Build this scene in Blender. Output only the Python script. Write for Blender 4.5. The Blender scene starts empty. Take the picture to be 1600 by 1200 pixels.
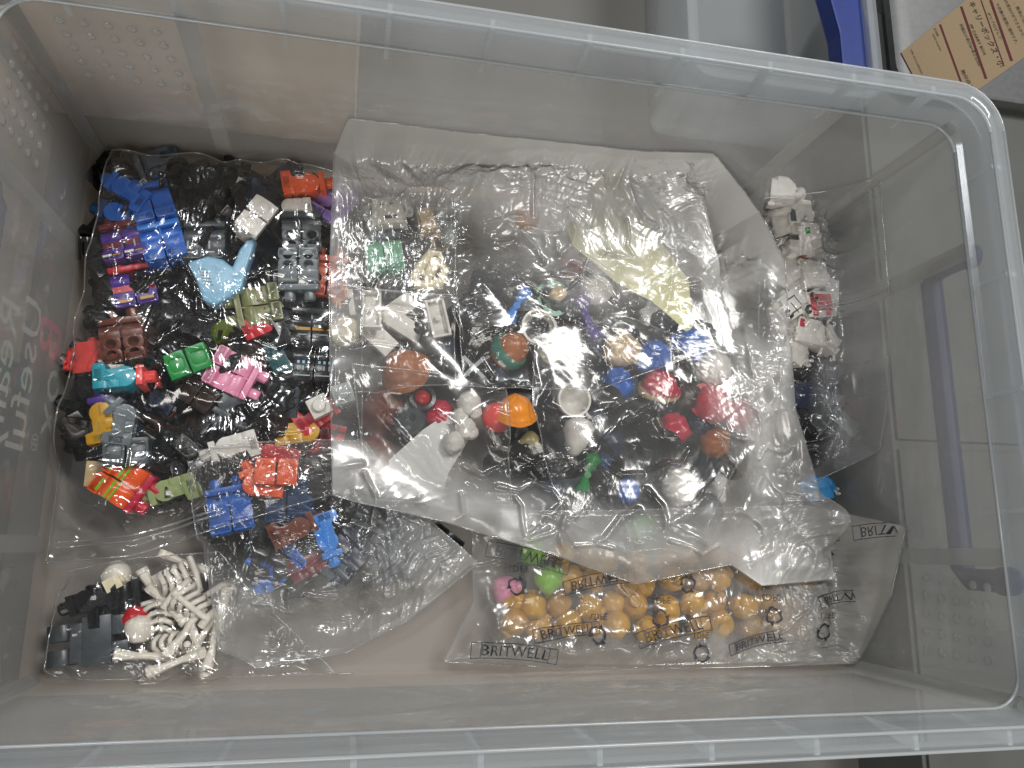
import bpy, bmesh, math, random
import numpy as np
from mathutils import Vector, Matrix
random.seed(7)
NR = np.random.default_rng(7)
S = bpy.context.scene
COL = S.collection
# ------------------------------------------------------------------ camera (units: 1 = 1 cm)
CAM = np.array([-5.696655, -5.644363, 33.343874]); FPX = 1202.0
RM = np.array([[0.9777784877, -0.0525155696, -0.2029565073],
               [0.0091294169, 0.9778639419, -0.2090424952],
               [0.2094418360, 0.2025443800, 0.9566137629]])
cd = bpy.data.cameras.new('camera'); cam = bpy.data.objects.new('camera', cd); COL.objects.link(cam)
cd.sensor_width = 36; cd.lens = 36 * FPX / 1600; cd.clip_start = 0.5; cd.clip_end = 2000
mw = Matrix.Identity(4)
for i in range(3):
    for j in range(3): mw[i][j] = RM[i, j]
    mw[i][3] = CAM[i]
cam.matrix_world = mw
S.camera = cam
# ------------------------------------------------------------------ room light
W = bpy.data.worlds.new('World'); S.world = W; W.use_nodes = True
W.node_tree.nodes['Background'].inputs[0].default_value = (0.80, 0.84, 0.90, 1)
W.node_tree.nodes['Background'].inputs[1].default_value = 0.13
def area(name, loc, target, size, power, color):
    ld = bpy.data.lights.new(name, 'AREA'); ld.shape = 'RECTANGLE'; ld.size, ld.size_y = size; ld.energy = power; ld.color = color
    o = bpy.data.objects.new(name, ld); COL.objects.link(o); o.location = loc
    o.rotation_euler = (Vector(target) - Vector(loc)).to_track_quat('-Z', 'Y').to_euler()
    return o
area('ceiling_lamp', (72, 66, 170), (0, 0, 0), (80, 24), 240000, (1.0, 0.98, 0.95))
area('second_ceiling_lamp', (-52, 78, 175), (0, 0, 0), (30, 14), 100000, (0.97, 0.98, 1.0))
area('front_fill_light', (-40, -150, 130), (0, 0, 5), (90, 60), 175000, (1.0, 0.95, 0.88))  # added fill from the front to brighten the back-left wall, no known source
S.view_settings.view_transform = 'Standard'; S.view_settings.look = 'None'; S.view_settings.exposure = 0.0
S.view_settings.gamma = 1
S.cycles.max_bounces = 6; S.cycles.transparent_max_bounces = 40; S.cycles.diffuse_bounces = 2
S.cycles.glossy_bounces = 2; S.cycles.transmission_bounces = 3
S.cycles.sample_clamp_indirect = 4.0; S.cycles.caustics_reflective = False; S.cycles.caustics_refractive = False

def unp(px, py, z):
    d = RM @ np.array([(px - 800) / FPX, -(py - 600) / FPX, -1.0]); t = (z - CAM[2]) / d[2]
    return CAM + t * d
def pxcm(px, py, z):      # pixels of the photograph per cm at that place
    p = unp(px, py, z); return FPX / -((p - CAM) @ RM)[2]

# ------------------------------------------------------------------ materials
MATS = {}
def nodes(name):
    m = bpy.data.materials.new(name); m.use_nodes = True; nt = m.node_tree
    for n in list(nt.nodes): nt.nodes.remove(n)
    out = nt.nodes.new('ShaderNodeOutputMaterial')
    return m, nt, out
def N(nt, t, **kw):
    n = nt.nodes.new(t)
    for k, v in kw.items():
        if k in n.inputs.keys(): n.inputs[k].default_value = v
        else: setattr(n, k, v)
    return n
def srgb(h):
    if isinstance(h, str): c = [int(h[i:i + 2], 16) / 255 for i in (0, 2, 4)]
    else: c = [x / 255 for x in h]
    return tuple((x / 12.92 if x <= 0.04045 else ((x + .055) / 1.055) ** 2.4) for x in c) + (1,)
def plastic(name, hexc, rough=0.28, spec=0.5, trans=0.0, sss=0.0):
    key = ('p', name)
    if key in MATS: return MATS[key]
    m, nt, out = nodes(name)
    b = N(nt, 'ShaderNodeBsdfPrincipled')
    c = srgb(hexc)
    tc = N(nt, 'ShaderNodeTexCoord')
    nz = N(nt, 'ShaderNodeTexNoise'); nz.inputs['Scale'].default_value = 3.0; nz.inputs['Detail'].default_value = 5
    nt.links.new(tc.outputs['Object'], nz.inputs['Vector'])
    mp = N(nt, 'ShaderNodeMapRange'); mp.inputs[1].default_value = .3; mp.inputs[2].default_value = .7; mp.inputs[3].default_value = .86; mp.inputs[4].default_value = 1.08
    nt.links.new(nz.outputs[0], mp.inputs[0])
    mx = N(nt, 'ShaderNodeMix', data_type='RGBA', blend_type='MULTIPLY'); mx.inputs[0].default_value = 1
    mx.inputs[6].default_value = c
    nt.links.new(mp.outputs[0], mx.inputs[7]); nt.links.new(mx.outputs[2], b.inputs['Base Color'])
    n2 = N(nt, 'ShaderNodeTexNoise'); n2.inputs['Scale'].default_value = 14; n2.inputs['Detail'].default_value = 4
    nt.links.new(tc.outputs['Object'], n2.inputs['Vector'])
    m2 = N(nt, 'ShaderNodeMapRange'); m2.inputs[3].default_value = rough - .08; m2.inputs[4].default_value = rough + .16
    nt.links.new(n2.outputs[0], m2.inputs[0]); nt.links.new(m2.outputs[0], b.inputs['Roughness'])
    bp = N(nt, 'ShaderNodeBump'); bp.inputs['Strength'].default_value = .05; bp.inputs['Distance'].default_value = .05
    nt.links.new(n2.outputs[0], bp.inputs['Height']); nt.links.new(bp.outputs[0], b.inputs['Normal'])
    b.inputs['Specular IOR Level'].default_value = spec
    b.inputs['Transmission Weight'].default_value = trans
    nt.links.new(b.outputs[0], out.inputs[0])
    MATS[key] = m; return m
def clear_sheet(name, tint, haze, hazecol, rough, f0=.08, sheen=0.0, srough=.38, transl=.5, graze=3.0, attr=True):
    # a thin clear plastic sheet: see-through, slightly milky, glossy on both faces
    m, nt, out = nodes(name); L = nt.links.new
    tr = N(nt, 'ShaderNodeBsdfTransparent'); tr.inputs[0].default_value = tint
    df = N(nt, 'ShaderNodeBsdfDiffuse'); df.inputs[0].default_value = hazecol
    tl = N(nt, 'ShaderNodeBsdfTranslucent'); tl.inputs[0].default_value = hazecol
    hz = N(nt, 'ShaderNodeMixShader'); hz.inputs[0].default_value = transl; L(df.outputs[0], hz.inputs[1]); L(tl.outputs[0], hz.inputs[2])
    lw = N(nt, 'ShaderNodeLayerWeight', Blend=.5)
    pw = N(nt, 'ShaderNodeMath', operation='POWER'); pw.inputs[1].default_value = 3.0; L(lw.outputs['Facing'], pw.inputs[0])
    ad = N(nt, 'ShaderNodeMath', operation='MULTIPLY_ADD'); ad.inputs[1].default_value = min(.45, haze * graze); ad.inputs[2].default_value = haze; L(pw.outputs[0], ad.inputs[0])
    ad.use_clamp = True
    if attr:
        at = N(nt, 'ShaderNodeAttribute', attribute_name='milk'); mm = N(nt, 'ShaderNodeMath', operation='MULTIPLY'); L(at.outputs['Fac'], mm.inputs[0]); mm.inputs[1].default_value = haze; L(mm.outputs[0], ad.inputs[2])
    m1 = N(nt, 'ShaderNodeMixShader'); L(ad.outputs[0], m1.inputs[0]); L(tr.outputs[0], m1.inputs[1]); L(hz.outputs[0], m1.inputs[2])
    sfac = None
    if sheen and attr:
        sf = N(nt, 'ShaderNodeMath', operation='MULTIPLY'); L(at.outputs['Fac'], sf.inputs[0]); sf.inputs[1].default_value = sheen; sf.use_clamp = True; sfac = sf
    if sheen:
        g2 = N(nt, 'ShaderNodeBsdfGlossy'); g2.inputs['Roughness'].default_value = srough
        ms = N(nt, 'ShaderNodeMixShader'); ms.inputs[0].default_value = sheen; L(m1.outputs[0], ms.inputs[1]); L(g2.outputs[0], ms.inputs[2]); m1 = ms
        if sfac: L(sfac.outputs[0], ms.inputs[0])
    gl = N(nt, 'ShaderNodeBsdfGlossy'); gl.inputs['Roughness'].default_value = rough
    p5 = N(nt, 'ShaderNodeMath', operation='POWER'); p5.inputs[1].default_value = 5.0; L(lw.outputs['Facing'], p5.inputs[0])
    fr = N(nt, 'ShaderNodeMath', operation='MULTIPLY_ADD'); fr.inputs[1].default_value = 1 - f0; fr.inputs[2].default_value = f0; L(p5.outputs[0], fr.inputs[0]); fr.use_clamp = True
    m2 = N(nt, 'ShaderNodeMixShader'); L(fr.outputs[0], m2.inputs[0]); L(m1.outputs[0], m2.inputs[1]); L(gl.outputs[0], m2.inputs[2])
    L(m2.outputs[0], out.inputs[0])
    MATS[name] = m; return m
WHT = (.82, .84, .86, 1)
M_PP = clear_sheet('clear_polypropylene', (.95, .955, .955, 1), .23, (.90, .90, .88, 1), .05, f0=.055, attr=False, graze=.6)
M_RIM = clear_sheet('clear_polypropylene_rim', (.94, .95, .96, 1), .27, (.86, .9, .92, 1), .16, f0=.05, attr=False, graze=1.0)
M_EDGE = clear_sheet('polypropylene_edge_highlight', (.9, .92, .93, 1), .55, (.88, .92, .94, 1), .2, f0=.06, attr=False, graze=.5)
M_RIB = clear_sheet('clear_polypropylene_rib', (.84, .84, .83, 1), .55, (.62, .62, .59, 1), .25, f0=.04, attr=False, graze=1)
M_GUS = clear_sheet('polypropylene_gusset', (.9, .92, .93, 1), .8, (.9, .93, .94, 1), .2, f0=.06, attr=False, graze=.5)
M_FILM = clear_sheet('clear_bag_film', (.992, .992, .99, 1), .008, WHT, .13, f0=.09, transl=.3, sheen=.006, srough=.36)
M_FILM2 = clear_sheet('milky_bag_film', (.99, .988, .98, 1), .125, (.84, .83, .80, 1), .16, f0=.07, transl=.22, sheen=.03, srough=.42)
M_FILM4 = clear_sheet('printed_bag_film', (.985, .975, .96, 1), .24, (.70, .68, .64, 1), .18, f0=.07, transl=.3, sheen=.03, srough=.4)
M_FILM3 = clear_sheet('thin_inner_film', (.992, .992, .99, 1), .025, WHT, .16, f0=.055, transl=.22, sheen=.012, srough=.4)
M_BOT = clear_sheet('bag_underside_film', (.985, .985, .985, 1), .05, WHT, .2, attr=False)
M_SEAM = clear_sheet('bag_seam', (.95, .95, .95, 1), .22, WHT, .12, f0=.15, attr=False)
def matte(name, hexc, rough=.7, nscale=1.0, amt=.12, detail=6, bump=.1):
    if ('m', name) in MATS: return MATS[('m', name)]
    m, nt, out = nodes(name); L = nt.links.new
    b = N(nt, 'ShaderNodeBsdfPrincipled'); b.inputs['Roughness'].default_value = rough
    tc = N(nt, 'ShaderNodeTexCoord'); nz = N(nt, 'ShaderNodeTexNoise'); nz.inputs['Scale'].default_value = nscale; nz.inputs['Detail'].default_value = detail
    L(tc.outputs['Object'], nz.inputs['Vector'])
    c = srgb(hexc); mx = N(nt, 'ShaderNodeMix', data_type='RGBA')
    mx.inputs[6].default_value = tuple(x * (1 - amt * 1.5) for x in c[:3]) + (1,); mx.inputs[7].default_value = tuple(min(1, x * (1 + amt)) for x in c[:3]) + (1,)
    L(nz.outputs[0], mx.inputs[0]); L(mx.outputs[2], b.inputs['Base Color'])
    bp = N(nt, 'ShaderNodeBump'); bp.inputs['Strength'].default_value = bump; bp.inputs['Distance'].default_value = .05; L(nz.outputs[0], bp.inputs['Height']); L(bp.outputs[0], b.inputs['Normal'])
    L(b.outputs[0], out.inputs[0]); MATS[('m', name)] = m; return m
HEX = dict(black='111213', jet='0a0b0c', dark_grey='42484c', bluish_grey='6e767a', light_grey='9ba2a4', white='dcd8d0', cream='e8dcbc', bone='e6dfd2', blue='1460c0', dark_blue='153a66', bright_blue='2a7fd8',
           sky='86b6d2', azure='3aa0e0', red='c21824', dark_red='6e1420', coral='f2504c', crimson='c01638', orange='f05a18', dark_orange='b84418', bright_orange='f09018', yellow='cc980a', gold='b88618', tan='d6b888', dark_tan='8f8358',
           brown='5c2c1c', red_brown='6a3220', dark_brown='2a1a12', caramel='a8602a', olive='777a4a', sand_green='74b090', teal='1aa0b4', dark_teal='0e4a50', green='0a8a38', lime='7ab81e', grass='3d8a28', sage='9aa870', pink='e894b4', lavender='a888d8', purple='4c2a8c', navy='16243e', slate='56606a', silver='aab0b2')
def C(c, **k): return plastic('plastic_' + c, HEX[c], **k)
C('black', rough=.2); C('jet', rough=.18); C('white', rough=.35)
M_GEM = clear_sheet('see_through_lime', (.66, .88, .05, 1), .35, (.5, .66, .03, 1), .08, f0=.1, attr=False)

# ------------------------------------------------------------------ mesh helpers
class G:
    def __init__(s): s.v = []; s.f = []
    def add(s, vs, fs):
        o = len(s.v); s.v += [tuple(map(float, p)) for p in vs]; s.f += [tuple(i + o for i in f) for f in fs]; return s
    def box(s, c, d, taper=1.0):
        x, y, z = c; a, b, h = d[0] / 2, d[1] / 2, d[2] / 2; t = taper
        return s.add([(x - a, y - b, z - h), (x + a, y - b, z - h), (x + a, y + b, z - h), (x - a, y + b, z - h), (x - a * t, y - b * t, z + h), (x + a * t, y - b * t, z + h), (x + a * t, y + b * t, z + h), (x - a * t, y + b * t, z + h)],
                     [(3, 2, 1, 0), (4, 5, 6, 7), (0, 1, 5, 4), (1, 2, 6, 5), (2, 3, 7, 6), (3, 0, 4, 7)])
    def prism(s, pts, a0, a1, axis='x'):
        n = len(pts); f = {'x': lambda p, a: (a, p[0], p[1]), 'y': lambda p, a: (p[0], a, p[1]), 'z': lambda p, a: (p[0], p[1], a)}[axis]
        return s.add([f(p, a0) for p in pts] + [f(p, a1) for p in pts], [tuple(range(n - 1, -1, -1)), tuple(range(n, 2 * n))] + [(i, (i + 1) % n, n + (i + 1) % n, n + i) for i in range(n)])
    def lathe(s, prof, n=20, c=(0, 0, 0), ax='z', fn=None):
        m = len(prof); vs = []
        for (r, z) in prof:
            for k in range(n):
                t = 2 * math.pi * k / n; x, y = r * math.cos(t), r * math.sin(t)
                if fn: x, y, z2 = fn(x, y, z, t)
                else: z2 = z
                p = (x, y, z2)
                if ax == 'x': p = (p[2], p[0], p[1])
                if ax == 'y': p = (p[1], p[2], p[0])
                vs.append((p[0] + c[0], p[1] + c[1], p[2] + c[2]))
        fs = [(i * n + k, i * n + (k + 1) % n, (i + 1) * n + (k + 1) % n, (i + 1) * n + k) for i in range(m - 1) for k in range(n)]
        fs += [tuple(range(n - 1, -1, -1)), tuple((m - 1) * n + k for k in range(n))]
        return s.add(vs, fs)
    def tube(s, path, r, n=8):
        P = [Vector(p) for p in path]; rs = r if isinstance(r, (list, tuple)) else [r] * len(P); vs = []
        up = Vector((0.3, 0.2, 1)).normalized()
        for i, p in enumerate(P):
            d = (P[min(i + 1, len(P) - 1)] - P[max(i - 1, 0)]).normalized()
            a = d.cross(up)
            if a.length < .1: a = d.cross(Vector((1, 0, 0)))
            a.normalize(); b = d.cross(a)
            for k in range(n):
                t = 2 * math.pi * k / n; vs.append(p + (a * math.cos(t) + b * math.sin(t)) * rs[i])
        m = len(P)
        fs = [(i * n + k, i * n + (k + 1) % n, (i + 1) * n + (k + 1) % n, (i + 1) * n + k) for i in range(m - 1) for k in range(n)] + [tuple(range(n - 1, -1, -1)), tuple((m - 1) * n + k for k in range(n))]
        return s.add(vs, fs)
    def holed(s, x0, x1, z0, z1, y0, y1, r, sq=False, n=16, c=None):
        # block whose face at y1 has a round or square hole down to y0, in its x/z rectangle
        cx, cz = c or ((x0 + x1) / 2, (z0 + z1) / 2); out = []; inn = []
        for k in range(n):
            t = 2 * math.pi * (k + .5) / n; dx, dz = math.cos(t), math.sin(t)
            q = min((x1 - cx if dx > 0 else cx - x0) / max(abs(dx), 1e-6), (z1 - cz if dz > 0 else cz - z0) / max(abs(dz), 1e-6))
            out.append((cx + dx * q, cz + dz * q))
            if sq:
                q2 = r / max(abs(dx), abs(dz)); inn.append((cx + dx * q2, cz + dz * q2))
            else: inn.append((cx + dx * r, cz + dz * r))
        vs = [(p[0], y1, p[1]) for p in out] + [(p[0], y1, p[1]) for p in inn] + [(p[0], y0, p[1]) for p in inn] + [(p[0], y0, p[1]) for p in out]
        fs = []
        for k in range(n):
            j = (k + 1) % n; fs += [(k, j, n + j, n + k), (n + k, n + j, 2 * n + j, 2 * n + k), (3 * n + k, 3 * n + j, j, k)]
        fs.append(tuple(2 * n + k for k in range(n)))
        return s.add(vs, fs)
    def mapv(s, fn, i0=0):
        s.v[i0:] = [tuple(fn(*p)) for p in s.v[i0:]]; return s
    def mesh(s, name, bevel=0, smooth=None, solid=0, seg=2):
        bm = bmesh.new(); vs = [bm.verts.new(p) for p in s.v]
        for f in s.f:
            try: bm.faces.new([vs[i] for i in f])
            except ValueError: pass
        bmesh.ops.remove_doubles(bm, verts=bm.verts, dist=1e-4)
        if solid: bmesh.ops.recalc_face_normals(bm, faces=bm.faces); bmesh.ops.solidify(bm, geom=bm.faces[:], thickness=solid)
        bmesh.ops.recalc_face_normals(bm, faces=bm.faces)
        if bevel:
            ed = [e for e in bm.edges if len(e.link_faces) == 2 and e.calc_face_angle(0) > .6]
            bmesh.ops.bevel(bm, geom=ed, offset=bevel, segments=seg, affect='EDGES', profile=.6, clamp_overlap=True)
        me = bpy.data.meshes.new(name); bm.to_mesh(me); bm.free()
        if smooth is not None:
            me.shade_smooth() if smooth >= 180 else me.set_sharp_from_angle(angle=math.radians(smooth))
        return me
def inst(name, me, mat, parent=None):
    o = bpy.data.objects.new(name, me)
    if len(me.materials) == 0: me.materials.append(None)
    o.material_slots[0].link = 'OBJECT'; o.material_slots[0].material = mat
    COL.objects.link(o)
    if parent is not None: o.parent = parent
    return o
def thing(name, label, cat, group=None):
    o = bpy.data.objects.new(name, None); o.empty_display_size = .3; COL.objects.link(o)
    o['label'] = label; o['category'] = cat
    if group: o['group'] = group
    return o
def tagm(o, label, cat, group=None):
    o['label'] = label; o['category'] = cat
    if group: o['group'] = group
    return o
def struct(o): o['kind'] = 'structure'; return o
def arc(cx, cy, r, a0, a1, n): return [(cx + r * math.cos(math.radians(a0 + (a1 - a0) * k / n)), cy + r * math.sin(math.radians(a0 + (a1 - a0) * k / n))) for k in range(n + 1)]
def text_mesh(body, size, res=2):
    cu = bpy.data.curves.new('lettering', 'FONT'); cu.body = body; cu.size = size; cu.resolution_u = res; cu.align_x = 'CENTER'; cu.align_y = 'CENTER'
    o = bpy.data.objects.new('lettering', cu); COL.objects.link(o)
    bpy.context.view_layer.update(); dg = bpy.context.evaluated_depsgraph_get()
    me = bpy.data.meshes.new_from_object(o.evaluated_get(dg)); bpy.data.objects.remove(o); me.materials.clear()
    return me

# ------------------------------------------------------------------ the storage box
HX, HY, HZ = 16.75, 10.67, 11.64
def rrect(hx, hy, r, z, k=7):
    pts = []
    for (sx, sy, a0) in ((1, 1, 0), (-1, 1, 90), (-1, -1, 180), (1, -1, 270)):
        for i in range(k + 1):
            t = math.radians(a0 + 90 * i / k); pts.append((sx * (hx - r) + r * math.cos(t), sy * (hy - r) + r * math.sin(t), z))
    return pts
def loft(loops, cap0=False, cap1=False):
    g = G(); n = len(loops[0]); vs = [p for l in loops for p in l]
    fs = [(i * n + k, i * n + (k + 1) % n, (i + 1) * n + (k + 1) % n, (i + 1) * n + k) for i in range(len(loops) - 1) for k in range(n)]
    if cap0: fs.append(tuple(range(n - 1, -1, -1)))
    if cap1: fs.append(tuple((len(loops) - 1) * n + k for k in range(n)))
    return g.add(vs, fs)
box = thing('storage_box', 'large clear frosted plastic storage box filled with zip bags of toy parts', 'storage box')
Rr = lambda d, r, z: rrect(HX + d, HY + d, r, z)
tub = loft([Rr(-.35, .5, 0), Rr(-.1, .65, .06), Rr(0, .75, .3), Rr(.0, .9, 10.1), Rr(.02, .92, 10.12)], cap0=True)
tub2 = loft([Rr(.16, 1.0, 10.1), Rr(.16, .9, .2), Rr(.05, .8, -.12), Rr(-.3, .6, -.18)], cap1=True); tub.add(tub2.v, tub2.f)
inst('tub', tub.mesh('tub', smooth=50), M_PP, box)
rim = loft([Rr(.02, .92, 10.12), Rr(.15, 1.0, 10.14), Rr(.2, 1.05, 10.3), Rr(.2, 1.1, 11.5), Rr(.3, 1.15, HZ), Rr(.78, 1.55, HZ), Rr(.88, 1.65, 11.54), Rr(.95, 1.75, 10.5), Rr(.83, 1.62, 10.5), Rr(.76, 1.5, 11.42), Rr(.36, 1.2, 11.42), Rr(.34, 1.15, 10.2), Rr(.16, 1.0, 10.08)])
inst('rim', rim.mesh('rim', smooth=50), M_RIM, box)
for d_, z_ in ((.26, HZ - .02), (.86, HZ - .03), (.02, 10.12), (.93, 10.5)):
    lp_ = Rr(d_, 1.1 + .8 * d_, z_); inst('edge_highlight', G().tube(lp_ + lp_[:1], .055, 6).mesh('edge_highlight', smooth=180), M_EDGE, box)  # whiter tubes put the light caught by the plastic edges into the colour
# gusset plates under the flange
gm = G().prism([(0, 11.40), (.5, 11.40), (.46, 10.9), (0, 9.0)], -.085, .085, 'x').mesh('gusset', bevel=.02)
for sx in np.arange(-15.2, 15.3, 3.35):
    for s in (1, -1):
        o = inst('gusset', gm, M_GUS, box); o.location = (sx, s * (HY + .34), 0); o.rotation_euler = (0, 0, 0 if s > 0 else math.pi)
for sy in np.arange(-8.4, 8.5, 4.2):
    for s in (1, -1):
        o = inst('gusset', gm, M_GUS, box); o.location = (s * (HX + .34), sy, 0); o.rotation_euler = (0, 0, -math.pi / 2 if s > 0 else math.pi / 2)
# upright ribs on the outside of the walls
rm = G().box((0, .13, 5.0), (.62, .26, 10.0)).mesh('rib', bevel=.04)
def at_wall(px, py, side):
    for z in np.arange(0, 12, .05):
        p = unp(px, py, z)
        if side == 'back' and p[1] <= HY: return p
        if side == 'right' and p[0] <= HX: return p
        if side == 'left' and p[0] >= -HX: return p
    return p
for px, py in ((318, 140), (1262, 225)):
    o = inst('rib', rm, M_RIB, box); o.location = (at_wall(px, py, 'back')[0], HY + .17, 0)
for px, py in ((1455, 412), (1500, 870)):
    o = inst('rib', rm, M_RIB, box); o.location = (HX + .17, at_wall(px, py, 'right')[1], 0); o.rotation_euler = (0, 0, -math.pi / 2)
for px, py in ((100, 352), (60, 850)):
    o = inst('rib', rm, M_RIB, box); o.location = (-HX - .17, at_wall(px, py, 'left')[1], 0); o.rotation_euler = (0, 0, math.pi / 2)
crm = G().box((0, 0, 5.2), (.5, .5, 10.2)).mesh('corner_rib', bevel=.15)
for sx in (1, -1):
    for sy in (1, -1):
        o = inst('corner_rib', crm, M_RIB, box); o.location = (sx * (HX - .04), sy * (HY - .04), 0); o.rotation_euler = (0, 0, math.pi / 4)
for px in (500, 700, 900, 1100):
    p = at_wall(px, 1125, 'back')
# raised dots moulded into the walls
dm = G().lathe([(.02, .07), (.10, .055), (.15, .02), (.17, 0), (.17, -.02)], 14).mesh('dimple', smooth=180)
for r in range(5):
    for c in range(5):
        p = at_wall(92 + 38 * c + 11.5 * r, 32 + 4.6 * c + 21.5 * r, 'back'); o = inst('dimple', dm, M_PP, box); o.location = (p[0], HY - .01, p[2]); o.rotation_euler = (math.pi / 2, 0, 0)
        p = at_wall(24 + 13.5 * c - 5 * r + (r % 2) * 0, 72 + 17 * c + 29 * r, 'left'); o = inst('dimple', dm, M_PP, box); o.location = (-HX + .01, p[1], p[2]); o.rotation_euler = (0, math.pi / 2, 0)
        p = at_wall(1446 + 24 * c, 902 + 28.5 * r + 4 * c, 'right'); o = inst('dimple', dm, M_PP, box); o.location = (HX - .01, p[1], p[2]); o.rotation_euler = (0, -math.pi / 2, 0)
# blue clip handles hanging on the two short ends
def handle(parent, x, y0, y1, z, s):
    g = G().tube([(0, y0, z + 1.9), (0, y0, z + .4), (0, y0 + .4, z), (0, y1 - .4, z), (0, y1, z + .4), (0, y1, z + 1.9)], .42, 10)
    g.lathe([(.5, -.25), (.5, .25)], 14, c=(0, y0, z + 2.0), ax='x').lathe([(.5, -.25), (.5, .25)], 14, c=(0, y1, z + 2.0), ax='x')
    o = inst('clip_handle', g.mesh('clip_handle', bevel=.03, smooth=40), plastic('plastic_handle_navy', '0a2050', rough=.5), parent); o.location = (x, 0, 0)
    return o
pa, pb = at_wall(1450, 415, 'right'), at_wall(1478, 905, 'right')
handle(box, HX + .75, pb[1], pa[1], (pa[2] + pb[2]) / 2 - .4, 1)
handle(box, -HX - .75, pb[1], pa[1], (pa[2] + pb[2]) / 2 - .8, -1)
# the maker's lettering printed on the outside of the left end
def wall_text(body, px, py, size, mat):
    p = at_wall(px, py, 'left'); me = text_mesh(body, size)
    o = inst('lettering', me, mat, box)
    # reads along -y, up = +z, faces -x
    o.matrix_world = Matrix(((0, 0, -1, -HX - .2), (-1, 0, 0, p[1]), (0, 1, 0, p[2]), (0, 0, 0, 1)))
M_LET = plastic('lettering_grey', 'e4e0d8', rough=.6); M_LETP = plastic('lettering_pink', 'f07088', rough=.6)
wall_text('Really', 14, 585, 2.2, M_LET); wall_text('Useful', 50, 585, 2.2, M_LET); wall_text('B', 90, 530, 3.0, M_LETP); wall_text('ox', 86, 628, 2.6, M_LET); wall_text('®', 64, 692, .9, M_LET)

# ------------------------------------------------------------------ surroundings
g = G().box((0, 20, -.6), (400, 400, .6)); o = struct(inst('shelf_surface', g.mesh('shelf_surface'), matte('painted_shelf', '64635f', .55, .08, .08)))
g = G().box((0, 0, -.25), (34.6, 22.4, .1)); tagm(inst('cardboard_sheet', g.mesh('cardboard_sheet', bevel=.02), matte('cardboard', '9c8b7a', .8, .6, .1)), 'flat grey brown cardboard sheet lying under the storage box', 'cardboard')
def carton(name, label, c, d, hexc):
    t = thing(name, label, 'carton')
    x, y, z = c
    inst('wall', G().box((x, y, z), d).mesh('carton_wall', bevel=.05), matte('board_' + hexc, hexc, .75, .5, .08), t)
    inst('flap', G().box((x, y - d[1] * .25, z + d[2] / 2 + .08), (d[0] * .99, d[1] * .49, .14)).mesh('carton_flap', bevel=.03), matte('board_' + hexc, hexc), t)
    inst('flap', G().box((x, y + d[1] * .25, z + d[2] / 2 + .08), (d[0] * .99, d[1] * .49, .14)).mesh('carton_flap', bevel=.03), matte('board_' + hexc, hexc), t)
    return t
carton('beige_carton', 'plain beige carton standing behind the left end of the storage box', (-21.2, 22.6, 5.0), (30, 20, 10.4), 'dccab6')
carton('slate_carton', 'dark slate blue carton beside the left end of the storage box', (-27.4, -10, 4.0), (18, 22, 8.6), '24323f')
carton('narrow_beige_carton', 'narrow beige carton outside the far half of the left wall', (-27.8, 6.6, 5.0), (18, 10.4, 10.4), 'dccab6')
carton('grey_carton', 'grey carton standing beside the right end of the storage box', (37.7, -1, 1.8), (40, 44, 4.2), '565855')
nb = thing('lidless_storage_box', 'smaller clear box with a blue handle behind the storage box', 'storage box')
R2 = lambda d, r, z: [(p[0] + 12.6, p[1] + 23.5, p[2]) for p in rrect(4.2 + d, 8.5 + d, r, z)]
g = loft([R2(-.2, .5, 0), R2(0, .8, .3), R2(.1, .9, 6.0), R2(.6, 1.2, 6.0), R2(.65, 1.2, 5.2)], cap0=True)
inst('tub', g.mesh('small_tub', smooth=50, solid=.12), M_RIM, nb)
inst('clip_handle', G().prism([tuple(unp(a, b, 5.6)[:2]) for a, b in ((1318, 112), (1364, 112), (1359, 50), (1347, 0), (1330, -60), (1280, -60), (1298, 0), (1312, 50))], 4.6, 5.6, 'z').mesh('side_handle', bevel=.1), plastic('plastic_handle_blue', '00297a', rough=.4), nb)
cb = thing('carry_box', 'clear plastic carry box with a brown paper label on its lid', 'storage box')
R3 = lambda d, r, z: [(p[0] + 28.0, p[1] + 25.5, p[2]) for p in rrect(8.6 + d, 9 + d, r, z)]
g = loft([R3(-.2, .5, -.2), R3(0, .8, .1), R3(.1, .9, 4.4), R3(.3, 1.2, 4.5), R3(.3, 1.2, 4.9), R3(.1, 1, 5.0)], cap0=True, cap1=True)
inst('tub', g.mesh('carry_tub', smooth=50), plastic('frosted_grey', '5e6060', rough=.4), cb)
LZ = 5.06
lp = [unp(*q, LZ) for q in ((1408, 82), (1436, 135), (1530, 139), (1660, 48), (1620, -90))]
lx = G().add([tuple(p) for p in lp] , [(0, 1, 2, 3, 4)])
lab = inst('paper_label', lx.mesh('paper_label'), matte('kraft_paper', '86745a', .85, 12, .1), cb)
M_INK = matte('black_ink', '141212', .8); M_MAR = matte('maroon_ink', '4c0c14', .8)
TA = math.atan2(-95, 60)
def label_text(body, px, py, hpx, mat=M_INK, ang=-59, sx=1.0):
    p = unp(px, py, LZ + .03); k = pxcm(px, py, LZ)
    me = text_mesh(body, hpx / k * 1.25); o = inst('lettering', me, mat, lab)
    o.matrix_world = Matrix.Translation(Vector(p)) @ Matrix.Rotation(math.radians(ang), 4, 'Z') @ Matrix.Diagonal((sx, 1, 1, 1))
def label_bar(a, b, wpx):
    A, B = unp(*a, LZ + .02), unp(*b, LZ + .02); k = pxcm(*a, LZ); d = (B - A) / np.linalg.norm(B - A); n = np.array([-d[1], d[0], 0]) * wpx / k / 2
    inst('printed_bar', G().add([A - n, B - n, B + n, A + n], [(0, 1, 2, 3)]).mesh('printed_bar'), M_MAR, lab)
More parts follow.
